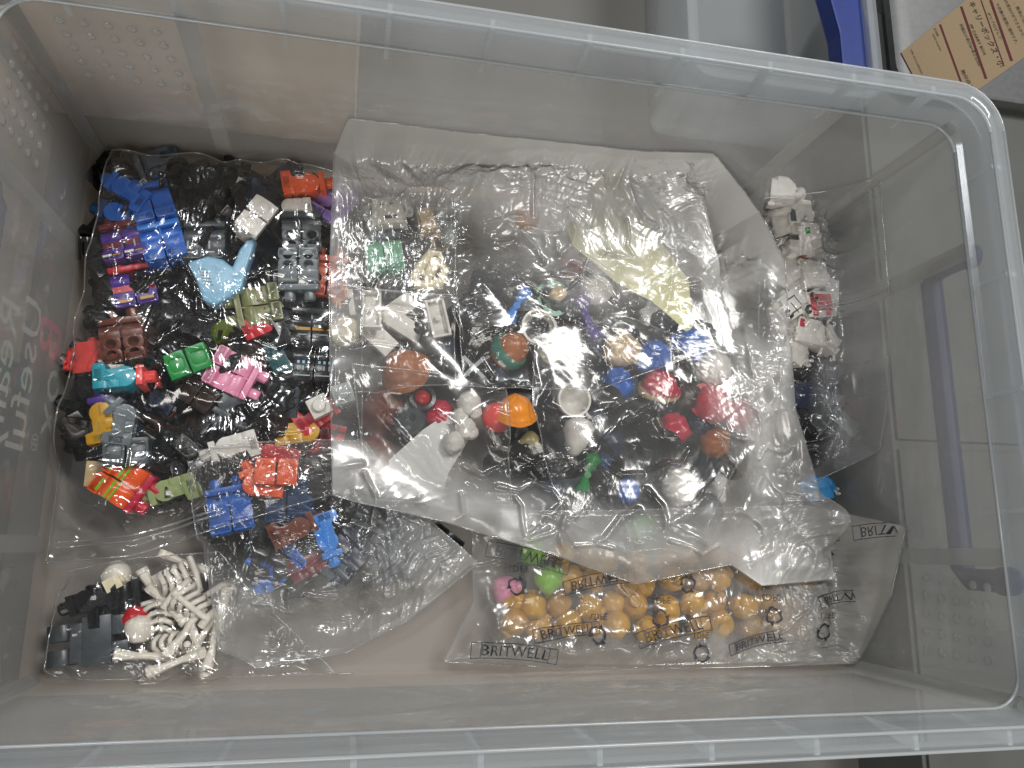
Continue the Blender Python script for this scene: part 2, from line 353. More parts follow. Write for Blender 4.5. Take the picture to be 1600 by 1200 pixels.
label_bar((1502, 10), (1541, 123), 4.6); label_bar((1469, 38), (1504, 134), 3.6); label_bar((1548, 0), (1581, 95), 5); label_bar((1533, 0), (1569, 103), 2)
label_text('キャリーボックス・小', 1541, 53, 12, sx=.78, ang=-69); label_text('PP CARRY BOX', 1528, 62, 6.4, ang=-69); label_text('約幅25.5×奥行36×高さ16.5cm', 1516, 70, 6, sx=.78, ang=-70)
label_text('ポリプロピレン', 1554, 40, 5.5, ang=-69); label_text('や衣類の整理に便利です。', 1574, 38, 6, sx=.85, ang=-68); label_text('類の見分けができるので、', 1585, 28, 6, sx=.85, ang=-68); label_text('、無色に仕上げ', 1597, 26, 6, ang=-68)
label_text('無印良品', 1511, 124, 7, ang=-66); label_text('日本製', 1463, 50, 4, ang=-69); label_text('MADE IN JAPAN', 1464, 66, 3.4, ang=-69); label_text('お問い合わせは株式会社', 1432, 96, 3.2, ang=-69)
# toys lying on the shelf in front of the box
def brick(nx, ny, h=.96):
    g = G().box((0, 0, h / 2), (nx * .8, ny * .8, h))
    me = None
    for i in range(nx):
        for j in range(ny): g.lathe([(.245, h - .01), (.245, h + .15), (.235, h + .18)], 14, c=((i - (nx - 1) / 2) * .8, (j - (ny - 1) / 2) * .8, 0))
    return g.mesh('brick_%d_%d' % (nx, ny), bevel=.025, smooth=40)
b22, b24, b11 = brick(2, 2), brick(2, 4), brick(1, 1)

# ------------------------------------------------------------------ toy part meshes (1 stud = .8 cm)
def make_leg():
    g = G(); x0, x1 = .035, .785
    core = [(.12, .05), (-.60, .05), (-.60, .38), (-.32, .46), (-.32, .9)] + arc(.02, 1.12, .40, 205, -20, 9) + [(.40, .92), (.12, .92)]
    g.prism(core, x0, x1)
    g.holed(x0, x1, .05, .49, .10, .40, .19, c=((x0 + x1) / 2, .29)); g.holed(x0, x1, .49, .94, .10, .40, .20)
    i0 = len(g.v); g.holed(x0, x1, -.60, .40, 0, .30, .27, sq=True)
    g.mapv(lambda x, y, z: (x, z, .30 - y), i0)
    return g.mesh('leg', bevel=.022, smooth=40)
def make_leg_round():
    g = G(); x0, x1 = .035, .785
    core = [(.12, .05), (-.60, .05), (-.60, .38), (-.32, .46), (-.32, .9)] + arc(.02, 1.12, .40, 205, -20, 9) + [(.40, .92), (.12, .92)]
    g.prism(core, x0, x1)
    g.holed(x0, x1, .05, .94, .10, .40, .2)
    i0 = len(g.v); g.holed(x0, x1, -.60, .40, 0, .30, .26)
    g.mapv(lambda x, y, z: (x, z, .30 - y), i0)
    return g.mesh('leg_round', bevel=.022, smooth=40)
def make_hips():
    g = G().box((0, 0, 1.62), (1.58, .78, .24)); g.box((0, -.02, 1.30), (.075, .55, .5))
    for s in (-1, 1):
        g.lathe([(.235, 1.72), (.245, 1.75), (.245, 2.08), (.2, 2.14)], 8, c=(s * .4, 0, 0))
        g.prism(arc(.02, 1.12, .36, 200, -20, 8), s * .035, s * .045) if False else None
    return g.mesh('hips', bevel=.025, smooth=35)
LEG, LEGR, HIP = make_leg(), make_leg_round(), make_hips()
def make_torso():
    g = G().prism([(-.76, 0), (.76, 0), (.56, 1.22), (-.56, 1.22)], -.38, .38, 'y'); g.lathe([(.25, 1.2), (.25, 1.40), (.22, 1.43)], 14)
    return g.mesh('torso_body', bevel=.03, smooth=35)
def make_torso_open():
    g = G().prism([(-.76, .3), (.76, .3), (.56, 1.22), (-.56, 1.22)], -.38, .38, 'y')
    i0 = len(g.v); g.holed(-.76, .76, -.38, .38, 0, .3, .28, sq=True); g.mapv(lambda x, y, z: (x, z, .3 - y), i0); g.lathe([(.25, 1.2), (.25, 1.40)], 14)
    return g.mesh('torso_open', bevel=.025, smooth=35)
def make_arm():
    g = G().tube([(.50, 0, 1.05), (.70, 0, 1.02), (.84, -.02, .85), (.90, -.10, .60), (.88, -.28, .42), (.86, -.42, .34)], [.2, .24, .235, .215, .2, .18], 10)
    return g.mesh('arm', smooth=60)
def make_hand():
    g = G(); pts = [(.86 + .0, -.62 + .17 * math.cos(a), .30 + .17 * math.sin(a)) for a in np.linspace(-2.4, 2.4, 9)]
    g.tube(pts, .075, 6); g.tube([(.86, -.42, .34), (.86, -.5, .32)], .11, 8)
    return g.mesh('hand', smooth=60)
TOR, TORO, ARM, HAND = make_torso(), make_torso_open(), make_arm(), make_hand()
MIRR = Matrix.Diagonal((-1, 1, 1, 1))
def head_mesh():
    return G().lathe([(.3, 0), (.42, .06), (.5, .2), (.51, .5), (.48, .72), (.36, .85), (.24, .88), (.24, 1.03), (.22, 1.05)], 20).mesh('head', smooth=40)
HEAD = head_mesh()
def dome(rf, tmax=100, n=15, m=30, th=.08, cut=None, zsc=1.0, name='dome'):
    # a shell: outer skin, inner skin, and walls along every open edge
    g = G(); T = np.linspace(0.02, math.radians(tmax), n); vs = []; fs = []; M = n * m
    for q in (0, th):
        for i, t in enumerate(T):
            for k in range(m):
                p = 2 * math.pi * k / m; r = rf(t, p) - q; vs.append((r * math.sin(t) * math.cos(p), r * math.sin(t) * math.sin(p), r * math.cos(t) * zsc))
    keep = set()
    for i in range(n - 1):
        for k in range(m):
            if not (cut and cut(math.degrees((T[i] + T[i + 1]) / 2), 360 * (k + .5) / m)): keep.add((i, k))
    V = lambda i, k: i * m + k % m
    for (i, k) in keep:
        a, b, c, d = V(i, k), V(i, k + 1), V(i + 1, k + 1), V(i + 1, k); fs += [(d, c, b, a), (a + M, b + M, c + M, d + M)]
        for (e0, e1, nb) in ((a, b, (i - 1, k)), (b, c, (i, (k + 1) % m)), (c, d, (i + 1, k)), (d, a, (i, (k - 1) % m))):
            if nb not in keep and nb[0] >= 0: fs.append((e0, e1, e1 + M, e0 + M))
    fs += [tuple(range(m)), tuple(range(M + m - 1, M - 1, -1))]
    g.add(vs, fs); return g.mesh(name, smooth=60)
def strand(k, amp, tw=2.0): return lambda t, p: .68 * (1 + amp * abs(math.sin(k * p / 2 + tw * t)) + .05 * math.sin(2 * p + 3 * t)) * (1 + .10 * math.cos(p) * t)
HAIR = [dome(strand(9, .12), 118, name='hair_a'), dome(strand(12, .10, 4), 105, name='hair_b'), dome(lambda t, p: .72 * (1 + .08 * math.sin(5 * p) * math.sin(4 * t)) * (1 + .25 * (math.cos(p) > .4) * (t > 1.3)), 125, name='hair_c')]
CAPM = dome(lambda t, p: .62 + .03 * (1 - abs(math.sin(3 * p))), 90, th=.07, zsc=.9, name='cap_dome')
BRIM = G().prism([(-.62, -.1)] + arc(0, -.15, .66, 180, 360, 10) + [(.62, -.1)], -.06, .03, 'z').mesh('brim', bevel=.02, smooth=40)
HARD = dome(lambda t, p: (.66 + .05 * max(0, 1 - abs(math.degrees(p) % 180 - 90) / 18) + .02 * abs(math.sin(4 * p))) * (1 + .20 * max(0, (t - 1.35) / .3)), 100, n=18, m=40, th=.07, zsc=.95, name='hard_hat_shell')
BOWL = dome(lambda t, p: .70, 96, n=12, m=28, th=.09, name='bowl_shell')
BALLM = G().lathe([(.05, -.56), (.3, -.48), (.5, -.27), (.57, 0), (.5, .27), (.3, .48), (.05, .56)], 24).mesh('ball', smooth=180)
HELM = dome(lambda t, p: .70 * (1 + .03 * (abs(math.degrees(t) - 80) < 10)), 152, n=26, m=40, th=.09, zsc=1.12, cut=lambda t, p: 78 < t < 108 and 188 < p < 272, name='helmet_shell')
BOWM = G()
for s in (-1, 1):
    BOWM.tube([(0, 0, 0), (s * .35, .05, .05), (s * .8, .15, .08), (s * 1.0, .1, .1)], [.12, .22, .38, .10], 10)
BOWM.tube([(0, -.18, .05), (0, .18, .05)], .16, 8)
BOWM = BOWM.mesh('bow', smooth=70)
TILE = G(); TILE.box((0, .05, 0), (.78, .1, 1.58)); TILE.holed(-.39, .39, -.79, .79, .1, .34, .26, sq=True, c=(0, 0))
TILE = TILE.mesh('tile', bevel=.02, smooth=40)
def tile2():
    g = G().box((0, .04, 0), (.78, .08, 1.58))
    for (c, d) in (((-.34, .2, 0), (.1, .28, 1.58)), ((.34, .2, 0), (.1, .28, 1.58)), ((0, .2, .74), (.6, .28, .1)), ((0, .2, -.74), (.6, .28, .1))): g.box(c, d)
    g.lathe([(.13, .06), (.13, .30)], 12, ax='y'); return g.mesh('tile_under', bevel=.015, smooth=40)
TILE = tile2()
RING = G().lathe([(.42, -.14), (.58, -.16), (.62, 0), (.58, .16), (.42, .14), (.40, 0), (.42, -.14)], 24).mesh('ring', smooth=60)
KNOT = G().tube([(-.5, 0, -.2), (-.62, 0, .4), (-.3, .05, .95), (0, .05, 1.0), (.35, .05, .5), (.65, 0, -.05), (.60, 0, -.35)], .22, 10).tube([(-.5, 0, -.2), (-.1, .05, -.42), (.35, .1, -.45), (.62, .05, -.40)], [.24, .24, .22, .2], 10).tube([(-.25, .1, .7), (0, .18, .2), (.15, .1, -.2)], [.24, .26, .16], 10).tube([(.1, .15, 0), (.45, .1, .2)], .14, 8).mesh('knot', smooth=60)
PUFF = G()
for (x, z, r, a) in ((.1, .95, .48, .5), (-.15, .35, .34, 1.2), (.15, -.1, .42, .2), (-.2, -.75, .42, 1.6), (.4, .65, .28, .9), (.45, -.2, .26, 2.2)):
    PUFF.lathe([(.03, -r), (.6 * r, -.78 * r), (.95 * r, -.3 * r), (r, 0), (.95 * r, .3 * r), (.6 * r, .78 * r), (.03, r)], 24, c=(x, 0, z), ax='x', fn=lambda X, Y, Z, t: (X * (1 + .24 * abs(math.sin(3.5 * t + 2 * Z))), Y * (1 + .24 * abs(math.sin(3.5 * t + 2 * Z))), Z * 1.1))
PUFF = PUFF.mesh('puff_hair', smooth=70)
WRAP = G().lathe([(.10, -1.0), (.24, -.9), (.44, -.5), (.62, 0), (.62, .32), (.45, .55), (.1, .66)], 30, fn=lambda x, y, z, t: (x * (1 + .07 * math.sin(3 * t + 6 * z)), y * (1 + .07 * math.sin(3 * t + 6 * z)), z)).mesh('wrapped_hair', smooth=70)
FIN = G().prism([(0, 0), (.75, .35), (1.35, .25), (1.75, -.05), (1.95, .7), (2.2, 1.15), (2.55, 1.3), (2.45, .6), (2.3, -.1), (2.2, -.9), (1.8, -1.3), (1.2, -1.75), (.75, -1.55), (.45, -.8)], -.35, .35, 'y').mesh('tail_fin', bevel=.12, smooth=50, seg=3)
CONE = G().lathe([(.52, -.55), (.6, -.4), (.62, 0), (.5, .4), (.25, .62), (.05, .68)], 22).mesh('beanie_dome', smooth=60)
GEM = G().lathe([(.1, -.6), (.42, -.35), (.5, .1), (.3, .45), (.05, .62)], 6).mesh('gem')
KEYL = None
def bone(): 
    return G().tube([(0, 0, -.85), (0, 0, -.7), (0, .05, -.2), (0, -.03, .3), (0, 0, .75), (0, 0, .9)], [.19, .20, .13, .14, .21, .2], 9).lathe([(.1, -.16), (.2, -.16), (.2, .16), (.1, .16)], 12, c=(0, 0, -.95), ax='x').lathe([(.22, 0), (.24, .02), (.24, .2), (.2, .22)], 14, c=(0, 0, .85)).mesh('bone', bevel=.01, smooth=50)
BONE = bone()
def ribs():
    g = G().tube([(0, .18, -.75), (0, .22, -.2), (0, .2, .5), (0, .1, .8)], [.13, .12, .12, .16], 8)
    for i, z in enumerate((.55, .25, -.05, -.32)):
        w = .55 - .05 * i
        g.tube([(w * math.cos(a), -.15 + .36 * math.sin(a), z - .12 * math.cos(a * 2)) for a in np.linspace(-math.pi * .5, math.pi * 1.5, 15)], .10, 6)
    g.tube([(-.7, .05, .72), (0, 0, .8), (.7, .05, .72)], .12, 8); g.tube([(-.38, .1, -.8), (0, .1, -.75), (.38, .1, -.8)], .17, 8)
    return g.mesh('rib_cage', smooth=60)
RIBS = ribs()
SKULL = G().lathe([(.2, -.42), (.34, -.35), (.42, -.1), (.48, .12), (.42, .36), (.22, .5), (.04, .54)], 20).mesh('skull', smooth=60)
CROSS = G().box((0, 0, 0), (1.5, .12, .2)).box((0, 0, 0), (.2, .13, 1.5)).mesh('cross', bevel=.02)
STRIP = G().box((0, 0, 0), (1, .02, 1)).mesh('print_strip')
BIGC = G().box((0, 0, .55), (1.9, 1.3, 1.1)).box((0, 0, 1.3), (1.5, 1.2, .5)).prism(arc(0, 2.0, .55, 0, 360, 14)[:-1], -.8, -.15, 'x').prism(arc(0, 2.0, .55, 0, 360, 14)[:-1], .15, .8, 'x').box((-.5, 0, -.3), (.75, 1.2, .6)).box((.5, 0, -.3), (.75, 1.2, .6)).mesh('big_legs', bevel=.05, smooth=40)

def pose(px, py, z, ang, face, sc=1.0, jit=6, off=(0, 0, 0), tilt=0):
    p = unp(px, py, z); t = math.radians(ang); d = Vector((math.cos(t), math.sin(t), 0)); u = Vector((0, 0, 1))
    if face == 'front': Z = d; Y = -u; X = Y.cross(Z)
    elif face == 'back': Z = d; Y = u; X = Y.cross(Z)
    elif face == 'side': Z = d; X = u; Y = Z.cross(X)
    elif face == 'side2': Z = d; X = -u; Y = Z.cross(X)
    elif face == 'bottom': Z = -u; Y = d; X = Y.cross(Z)
    else: Z = u; Y = d; X = Y.cross(Z)
    m = Matrix((X, Y, Z)).transposed().to_4x4()
    j = Matrix.Rotation(math.radians(random.uniform(-jit, jit)), 4, 'X') @ Matrix.Rotation(math.radians(random.uniform(-jit, jit)), 4, 'Y')
    if tilt: j = j @ Matrix.Rotation(math.radians(tilt), 4, d.cross(u))
    return Matrix.Translation(Vector(p)) @ j @ m @ Matrix.Diagonal((sc, sc, sc, 1)) @ Matrix.Translation(-Vector(off))
ALL = []          # contents, for the draping of the bags
def reg(t): ALL.append(t); return t
def strip(parent, mat, c, s, name='print'):   # a flat printed mark on the front (-y) or any face
    o = inst(name, STRIP, mat, parent); o.matrix_local = Matrix.Translation(Vector(c)) @ Matrix.Diagonal((s[0], s[1], s[2], 1)); return o
LEGC = (0, 0, 1.0)
FEATS = []        # what the dark filler pieces are told apart by
USED = set()
def near(p, key, head=''):
    for q in sorted((f for f in FEATS if f[2] == key), key=lambda f: (f[0][0] - p[0]) ** 2 + (f[0][1] - p[1]) ** 2)[:4]:
        r = side_of(p, q)
        if (head + r) not in USED: break
    USED.add(head + r); return head + r
def side_of(p, q):
    d = (q[0][0] - p[0], q[0][1] - p[1]); a = 'behind' if -d[1] > abs(d[0]) else 'in front of' if d[1] > abs(d[0]) else 'left of' if d[0] > 0 else 'right of'
    return a + ' the ' + q[1]
def feat(px, py, z, nm, key): FEATS.append((unp(px, py, z), nm, key))
for q in ((250, 268, 'steel grey legs'), (205, 306, 'sideways blue legs'), (256, 378, 'bright blue legs'), (200, 380, 'purple and red legs'), (398, 348, 'white socket legs'), (470, 370, 'dark grey socket legs'), (468, 428, 'mid grey socket legs'), (482, 296, 'orange sideways legs'), (340, 430, 'light blue tail'), (398, 482, 'olive legs'), (194, 528, 'reddish brown legs'), (200, 597, 'coral and turquoise legs'), (300, 568, 'green socket legs'), (370, 588, 'pale pink legs'), (168, 655, 'yellow kneed legs'), (206, 708, 'grey square sockets'), (200, 758, 'green striped legs'), (362, 702, 'pinstriped legs'), (462, 678, 'yellow single leg'), (346, 520, 'lime gem'), (490, 560, 'silver ribbed legs'), (522, 440, 'dark orange legs')): feat(q[0], q[1], 1.5, q[2], 'A')
for q in ((745, 495, 'glossy black helmet'), (838, 514, 'ivory cap'), (800, 548, 'striped beanie'), (740, 574, 'pale cross'), (806, 645, 'orange hard hat'), (776, 655, 'coral hat'), (722, 665, 'fluffy white hair'), (893, 626, 'white open cap'), (902, 681, 'white turban hair'), (915, 742, 'green bow'), (980, 768, 'blue ball hat'), (1062, 765, 'white visor helmet'), (1000, 825, 'green tufted hair'), (1028, 612, 'cream brimmed red hat'), (1120, 628, 'red cap'), (1080, 540, 'blue cap'), (968, 548, 'tan hair'), (932, 455, 'white dome'), (862, 468, 'pale green ring'), (915, 500, 'purple bow'), (824, 692, 'cream mask'), (660, 622, 'black ring'), (632, 580, 'caramel hat')): feat(q[0], q[1], 1.8, q[2], 'D')
for q in ((360, 792, 'front blue legs'), (434, 738, 'orange hips'), (448, 775, 'dark blue legs'), (465, 825, 'reddish brown legs'), (428, 882, 'lowest blue legs'), (510, 842, 'right blue legs')): feat(q[0], q[1], 1.3, q[2], 'C')
FACE = dict(front='face up', back='sockets up', side='on one side', side2='on one side', bottom='soles up', top='upright')
def legs(label, M, hips='black', left=None, right=None, rot=(0, 0), rnd=False, group=None, prints=(), name='toy_leg_assembly'):
    left = left or hips; right = right or left
    t = reg(thing(name, label, 'toy legs', group)); t.matrix_world = M
    inst('hips', HIP, C(hips), t)
    for k, (c, s) in enumerate(((left, 1), (right, -1))):
        o = inst('leg', LEGR if rnd else LEG, C(c), t)
        R = Matrix.Translation((0, .02, 1.12)) @ Matrix.Rotation(math.radians(rot[k]), 4, 'X') @ Matrix.Translation((0, -.02, -1.12))
        o.matrix_local = R @ (Matrix.Translation((-.82, 0, 0)) if s < 0 else Matrix.Identity(4))
        for (col, c3, s3) in prints: strip(o, C(col), c3, s3)
    return t
def torso(label, M, body='white', arms=None, hand='yellow', opened=False, group=None, prints=(), armless=False):
    t = reg(thing('toy_torso', label, 'toy torso', group)); t.matrix_world = M
    b = inst('body', TORO if opened else TOR, C(body), t)
    if not armless:
        for s in (1, -1):
            a = inst('arm', ARM, C(arms or body), t); h = inst('hand', HAND, C(hand), a)
            if s < 0: a.matrix_local = MIRR
    for (col, c3, s3) in prints: strip(b, C(col), c3, s3)
    return t
def single(name, me, label, cat, M, mat, group=None):
    o = reg(tagm(inst(name, me, mat), label, cat, group)); o.matrix_world = M; return o

# ================================================================== LEFT BAG: toy legs
def L(label, px, py, z, ang, face, hips, left=None, right=None, sc=1.0, **k): return legs(label, pose(px, py, z, ang, face, sc, off=LEGC), hips, left, right, **k)
L('steel grey toy legs in the back corner of the left bag, holes facing up', 248, 268, 1.4, 205, 'back', 'slate', rnd=True)
L('blue toy legs lying sideways against the left wall, above the dark red legs', 205, 306, 1.6, 150, 'side', 'blue')
L('darker blue toy legs wedged in the left edge of the left bag', 192, 345, 1.2, 165, 'side', 'dark_blue', 'blue')
L('bright blue toy legs, upper of the two under the jagged glint', 238, 318, 1.9, 112, 'front', 'blue')
L('bright blue toy legs, lower of the two under the jagged glint', 256, 378, 2.0, 110, 'front', 'bright_blue', 'blue')
PR = [('white', (.2, -.61, .22), (.34, 1, .09)), ('gold', (.55, -.61, .20), (.28, 1, .05)), ('silver', (.4, -.335, .7), (.06, 1, .3))]
L('purple toy legs with dark red hips and pale toe print, nearer the back wall', 196, 378, 1.8, 108, 'front', 'dark_red', 'purple', prints=PR + [('dark_red', (.4, -.33, .78), (.7, 1, .25))])
L('purple toy legs with red hips and gold toe print, nearer the brown legs', 210, 446, 1.7, 108, 'front', 'red', 'purple', prints=[('gold', (.4, -.61, .22), (.5, 1, .12)), ('red', (.4, -.33, .8), (.7, 1, .25))])
L('dark grey toy legs with silver and rust armour print, beside the light blue tail', 322, 378, 1.9, 95, 'front', 'dark_grey', prints=[('silver', (.2, -.335, .7), (.07, 1, .35)), ('red_brown', (.55, -.335, .75), (.2, 1, .06)), ('silver', (.62, -.61, .25), (.05, 1, .2)), ('silver', (.3, -.61, .25), (.3, 1, .05))])
L('white toy legs standing on their hips with two round sockets facing up', 398, 348, 2.2, 150, 'bottom', 'white', rnd=True)
L('dark grey toy legs with round sockets facing up, near the back wall', 472, 362, 2.0, 95, 'back', 'dark_grey')
L('mid grey toy legs with four round sockets and pins towards the camera side', 468, 428, 2.2, -86, 'back', 'bluish_grey')
L('orange toy legs lying on their side near the back wall of the left bag', 482, 296, 1.9, 12, 'side', 'orange')
L('lavender toy legs half tucked under the big bag edge', 524, 320, 1.6, 60, 'front', 'lavender')
L('olive toy legs with printed pouches, under the light blue tail', 398, 482, 2.0, 195, 'front', 'olive', prints=[('dark_tan', (.4, -.335, .75), (.5, 1, .2)), ('black', (.4, -.34, .62), (.6, 1, .03)), ('black', (.2, -.34, .75), (.03, 1, .25))])
L('second olive toy legs below the printed ones with a dark knee', 440, 512, 1.6, 120, 'side', 'olive', 'black', 'olive')
L('reddish brown toy legs with round sockets by the left wall', 194, 528, 1.9, 102, 'back', 'red_brown')
torso('coral red toy torso pressed against the left wall of the box', pose(150, 560, 1.3, 100, 'front', 1, off=(0, 0, .6)), 'coral', hand='coral')
L('coral and turquoise toy legs lying sideways in front of the brown legs', 200, 597, 2.2, 8, 'side', 'coral', 'teal', prints=())
L('green toy legs with two square sockets facing up', 300, 568, 2.1, 115, 'bottom', 'green')
L('pale pink toy legs lying on their back across the dark pile', 370, 588, 2.3, -22, 'front', 'pink')
L('purple toy legs with turquoise splash, yellow knee and turquoise foot', 168, 655, 1.8, 104, 'side', 'purple', 'yellow', 'purple', prints=[('teal', (.79, -.1, .62), (.02, .5, .3)), ('teal', (.79, -.2, .2), (.02, .7, .32)), ('purple', (.79, 0, 1.2), (.02, .6, .4))])
L('light grey toy legs bent at the hip with small black print', 205, 655, 1.9, 140, 'side', 'bluish_grey', rot=(-55, -50), prints=[('black', (.4, -.61, .22), (.5, 1, .08))])
L('grey toy legs with two square sockets facing up near the pale olive piece', 206, 708, 1.6, 96, 'bottom', 'dark_grey')
single('toy_brick', b11, 'small tan one-stud brick beside the orange striped legs', 'toy brick', pose(157, 722, 1.3, -90, 'front'), C('tan'))
L('orange toy legs with green stripes and crimson hips', 200, 758, 1.9, -32, 'front', 'crimson', 'orange', prints=[('lime', (.4, -.335, .62), (.74, 1, .1)), ('lime', (.4, -.335, .80), (.74, 1, .08)), ('lime', (.4, -.61, .3), (.5, 1, .09))], rot=(-4, 3))
L('pale olive toy legs between the crimson hips and the next bag', 272, 765, 1.4, 200, 'side', 'sage')
L('white toy legs with black pinstripes lying crosswise', 362, 702, 2.1, 200, 'side', 'white', 'white', prints=[('black', (.4, -.34, .5 + .09 * i), (.76, 1, .035)) for i in range(5)] + [('black', (.79, .0, .2 + .11 * i), (.02, .75, .04)) for i in range(8)])
o = single('toy_leg_piece', LEG, 'single yellow toy leg lying flat among red legs', 'toy leg', pose(462, 678, 1.9, 12, 'side', 1.15, off=(.4, 0, .7)), C('yellow'))
for k, (px, py, a) in enumerate(((500, 655, 40), (478, 705, 190), (430, 712, 170), (505, 690, 80))):
    L(['red toy legs nearest the big bag, under a white scrap', 'red toy legs in front of the yellow leg', 'red toy legs between the pinstriped and the yellow leg', 'red toy legs right of the yellow leg'][k], px, py, 1.5, a, ('side', 'front', 'side', 'back')[k], 'red', ('red', 'dark_red', 'red', 'red')[k])
single('toy_brick', b11, 'small white one-stud brick by the red legs', 'toy brick', pose(500, 640, 1.9, 30, 'top'), C('white'))
L('dark teal toy legs under the black printed legs', 440, 575, 1.4, -60, 'side', 'dark_teal')
L('dark orange toy legs tucked beside the mid grey legs', 512, 430, 1.8, 88, 'back', 'dark_orange')
single('toy_head_piece', HEAD, 'orange toy head under the big bag edge', 'toy head', pose(518, 470, 1.6, 20, 'front'), C('bright_orange'))
single('toy_leg_piece', LEG, 'single red toy leg above the dark pile', 'toy leg', pose(402, 515, 2.0, 30, 'side', .8, off=(.4, 0, .7)), C('red'))
single('toy_leg_piece', LEG, 'white toy leg tube near the orange legs', 'toy leg', pose(466, 325, 2.0, 190, 'side', .8, off=(.4, 0, .7)), C('white'))
L('black toy legs with a yellow belt, under the dark orange legs', 487, 512, 1.8, 92, 'front', 'black', 'black', prints=[('gold', (.4, -.335, .85), (.74, 1, .13)), ('silver', (.4, -.34, .6), (.5, 1, .05))])
L('black toy legs with pale blue dashes and silver rib print', 492, 565, 1.8, 90, 'front', 'black', 'black', prints=[('sky', (.2, -.335, .85), (.1, 1, .12)), ('sky', (.4, -.335, .85), (.1, 1, .12)), ('sky', (.6, -.335, .85), (.1, 1, .12)), ('silver', (.2, -.34, .6), (.05, 1, .2)), ('silver', (.4, -.34, .6), (.05, 1, .2)), ('silver', (.6, -.34, .6), (.05, 1, .2)), ('silver', (.4, -.61, .2), (.6, 1, .04))])
fn = reg(thing('tail_fin', 'large light blue curved toy tail with a mesh panel', 'toy part')); fn.matrix_world = pose(295, 415, 2.3, 90, 'front', .98, jit=3)
fb = inst('fin', FIN, C('sky'), fn)
for i in range(6): strip(fn, C('slate'), (.62 + .06 * i, -.36, -.55 - .13 * i + .3), (.35, .03, .05), 'mesh_line')
single('gem', GEM, 'transparent yellow green toy gem standing in the dark pile', 'toy gem', pose(346, 520, 2.2, 80, 'front', .95), M_GEM)
# the dark pile under and around them
DARK = [('black', 12), ('jet', 12), ('navy', 1), ('dark_brown', 2), ('dark_grey', 2), ('dark_red', 1)]
bagc = [c for c, w in DARK for _ in range(w)]
NAMEC = dict(black='black', jet='jet black', navy='navy blue', dark_brown='dark brown', dark_grey='dark grey', dark_blue='dark blue', dark_red='dark red')
A_POLY = [(185, 262), (330, 285), (450, 285), (545, 305), (545, 735), (400, 745), (300, 755), (245, 745), (165, 725), (118, 650), (140, 560), (160, 480), (165, 380)]
def inside(px, py, P):
    c = False; n = len(P)
    for i in range(n):
        x1, y1 = P[i]; x2, y2 = P[(i + 1) % n]
        if (y1 > py) != (y2 > py) and px < (x2 - x1) * (py - y1) / (y2 - y1) + x1: c = not c
    return c
def scatter(P, step, fn, jit=.4):
    xs = [p[0] for p in P]; ys = [p[1] for p in P]; r = 0
    y = min(ys)
    while y < max(ys):
        x = min(xs) + (step / 2 if r % 2 else 0)
        while x < max(xs):
            a, b = x + random.uniform(-jit, jit) * step, y + random.uniform(-jit, jit) * step
            if inside(a, b, P): fn(a, b)
            x += step
        y += step * .86; r += 1
def dark_legs(where, grp, zlo, zhi):
    def f(px, py):
        c = random.choice(bagc); fc = random.choice(['front', 'back', 'side', 'side2', 'bottom', 'side'])
        pr = ()
        if random.random() < .25: pr = [(random.choice(['silver', 'dark_grey', 'gold', 'dark_red']), (.4, -.335, .7), (random.choice([.06, .5]), 1, random.choice([.05, .3])))]
        legs(near(unp(px, py, 1.2), 'A', '%s toy legs %s, %s' % (NAMEC[c], FACE[fc], 'printed, ' if pr else '')), pose(px, py, random.uniform(zlo, zhi), random.uniform(0, 360), fc, random.uniform(.92, 1.02), jit=42, off=LEGC), c, rot=(random.choice([0, 0, -40]), random.choice([0, 0, -30])), group='dark toy legs ' + grp, prints=pr)
    return f
scatter(A_POLY, 72, dark_legs('inside the left zip bag', 'in the left bag', .5, .7))
scatter(A_POLY, 40, dark_legs('inside the left zip bag', 'in the left bag', .95, 1.3))
scatter([(125, 640), (170, 700), (260, 740), (420, 700), (520, 640), (520, 560), (330, 620), (230, 620)], 44, dark_legs('inside the left zip bag', 'in the left bag', 1.25, 1.5))
scatter([(262, 420), (300, 480), (420, 540), (470, 620), (300, 640), (240, 520)], 46, dark_legs('inside the left zip bag', 'in the left bag', 1.55, 1.8))
scatter([(300, 280), (450, 280), (470, 330), (380, 330), (280, 350)], 36, dark_legs('inside the left zip bag', 'in the left bag', 1.3, 1.6))
scatter([(240, 480), (330, 500), (330, 560), (440, 560), (450, 640), (250, 540)], 40, dark_legs('inside the left zip bag', 'in the left bag', 1.25, 1.5))

# ================================================================== LOWER LEFT BAG: skeleton parts
bl = reg(thing('big_leg_assembly', 'large dark grey block legs in the near left corner', 'toy legs')); bl.matrix_world = pose(140, 1003, .95, 188, 'front', .92, off=(0, 0, 1.0)); inst('body', BIGC, C('dark_grey'), bl)
L('black toy legs lying under the pale skull', 150, 935, .9, 200, 'side', 'black'); L('jet black toy legs beside the skull, pointing at the ribs', 188, 940, .9, 10, 'front', 'jet')
t = reg(thing('toy_hat', 'red toy cap tucked beside the white rib cage', 'toy cap')); t.matrix_world = pose(212, 968, 1.2, 80, 'top', .8); inst('dome', CAPM, C('red'), t); inst('brim', BRIM, C('red'), t)
single('toy_skull', SKULL, 'pale skull lying nearest the left wall in the near bag', 'toy skull', pose(180, 900, 1.1, 40, 'front', 1.05), C('bone'))
single('toy_brick', b11, 'tiny cream brick on the black legs', 'toy brick', pose(165, 918, 1.5, 30, 'side', .6), C('cream'))
single('toy_skull', SKULL, 'round bone coloured skull beside the red cap', 'toy skull', pose(217, 985, 1.4, 100, 'front', 1.05), C('bone'))
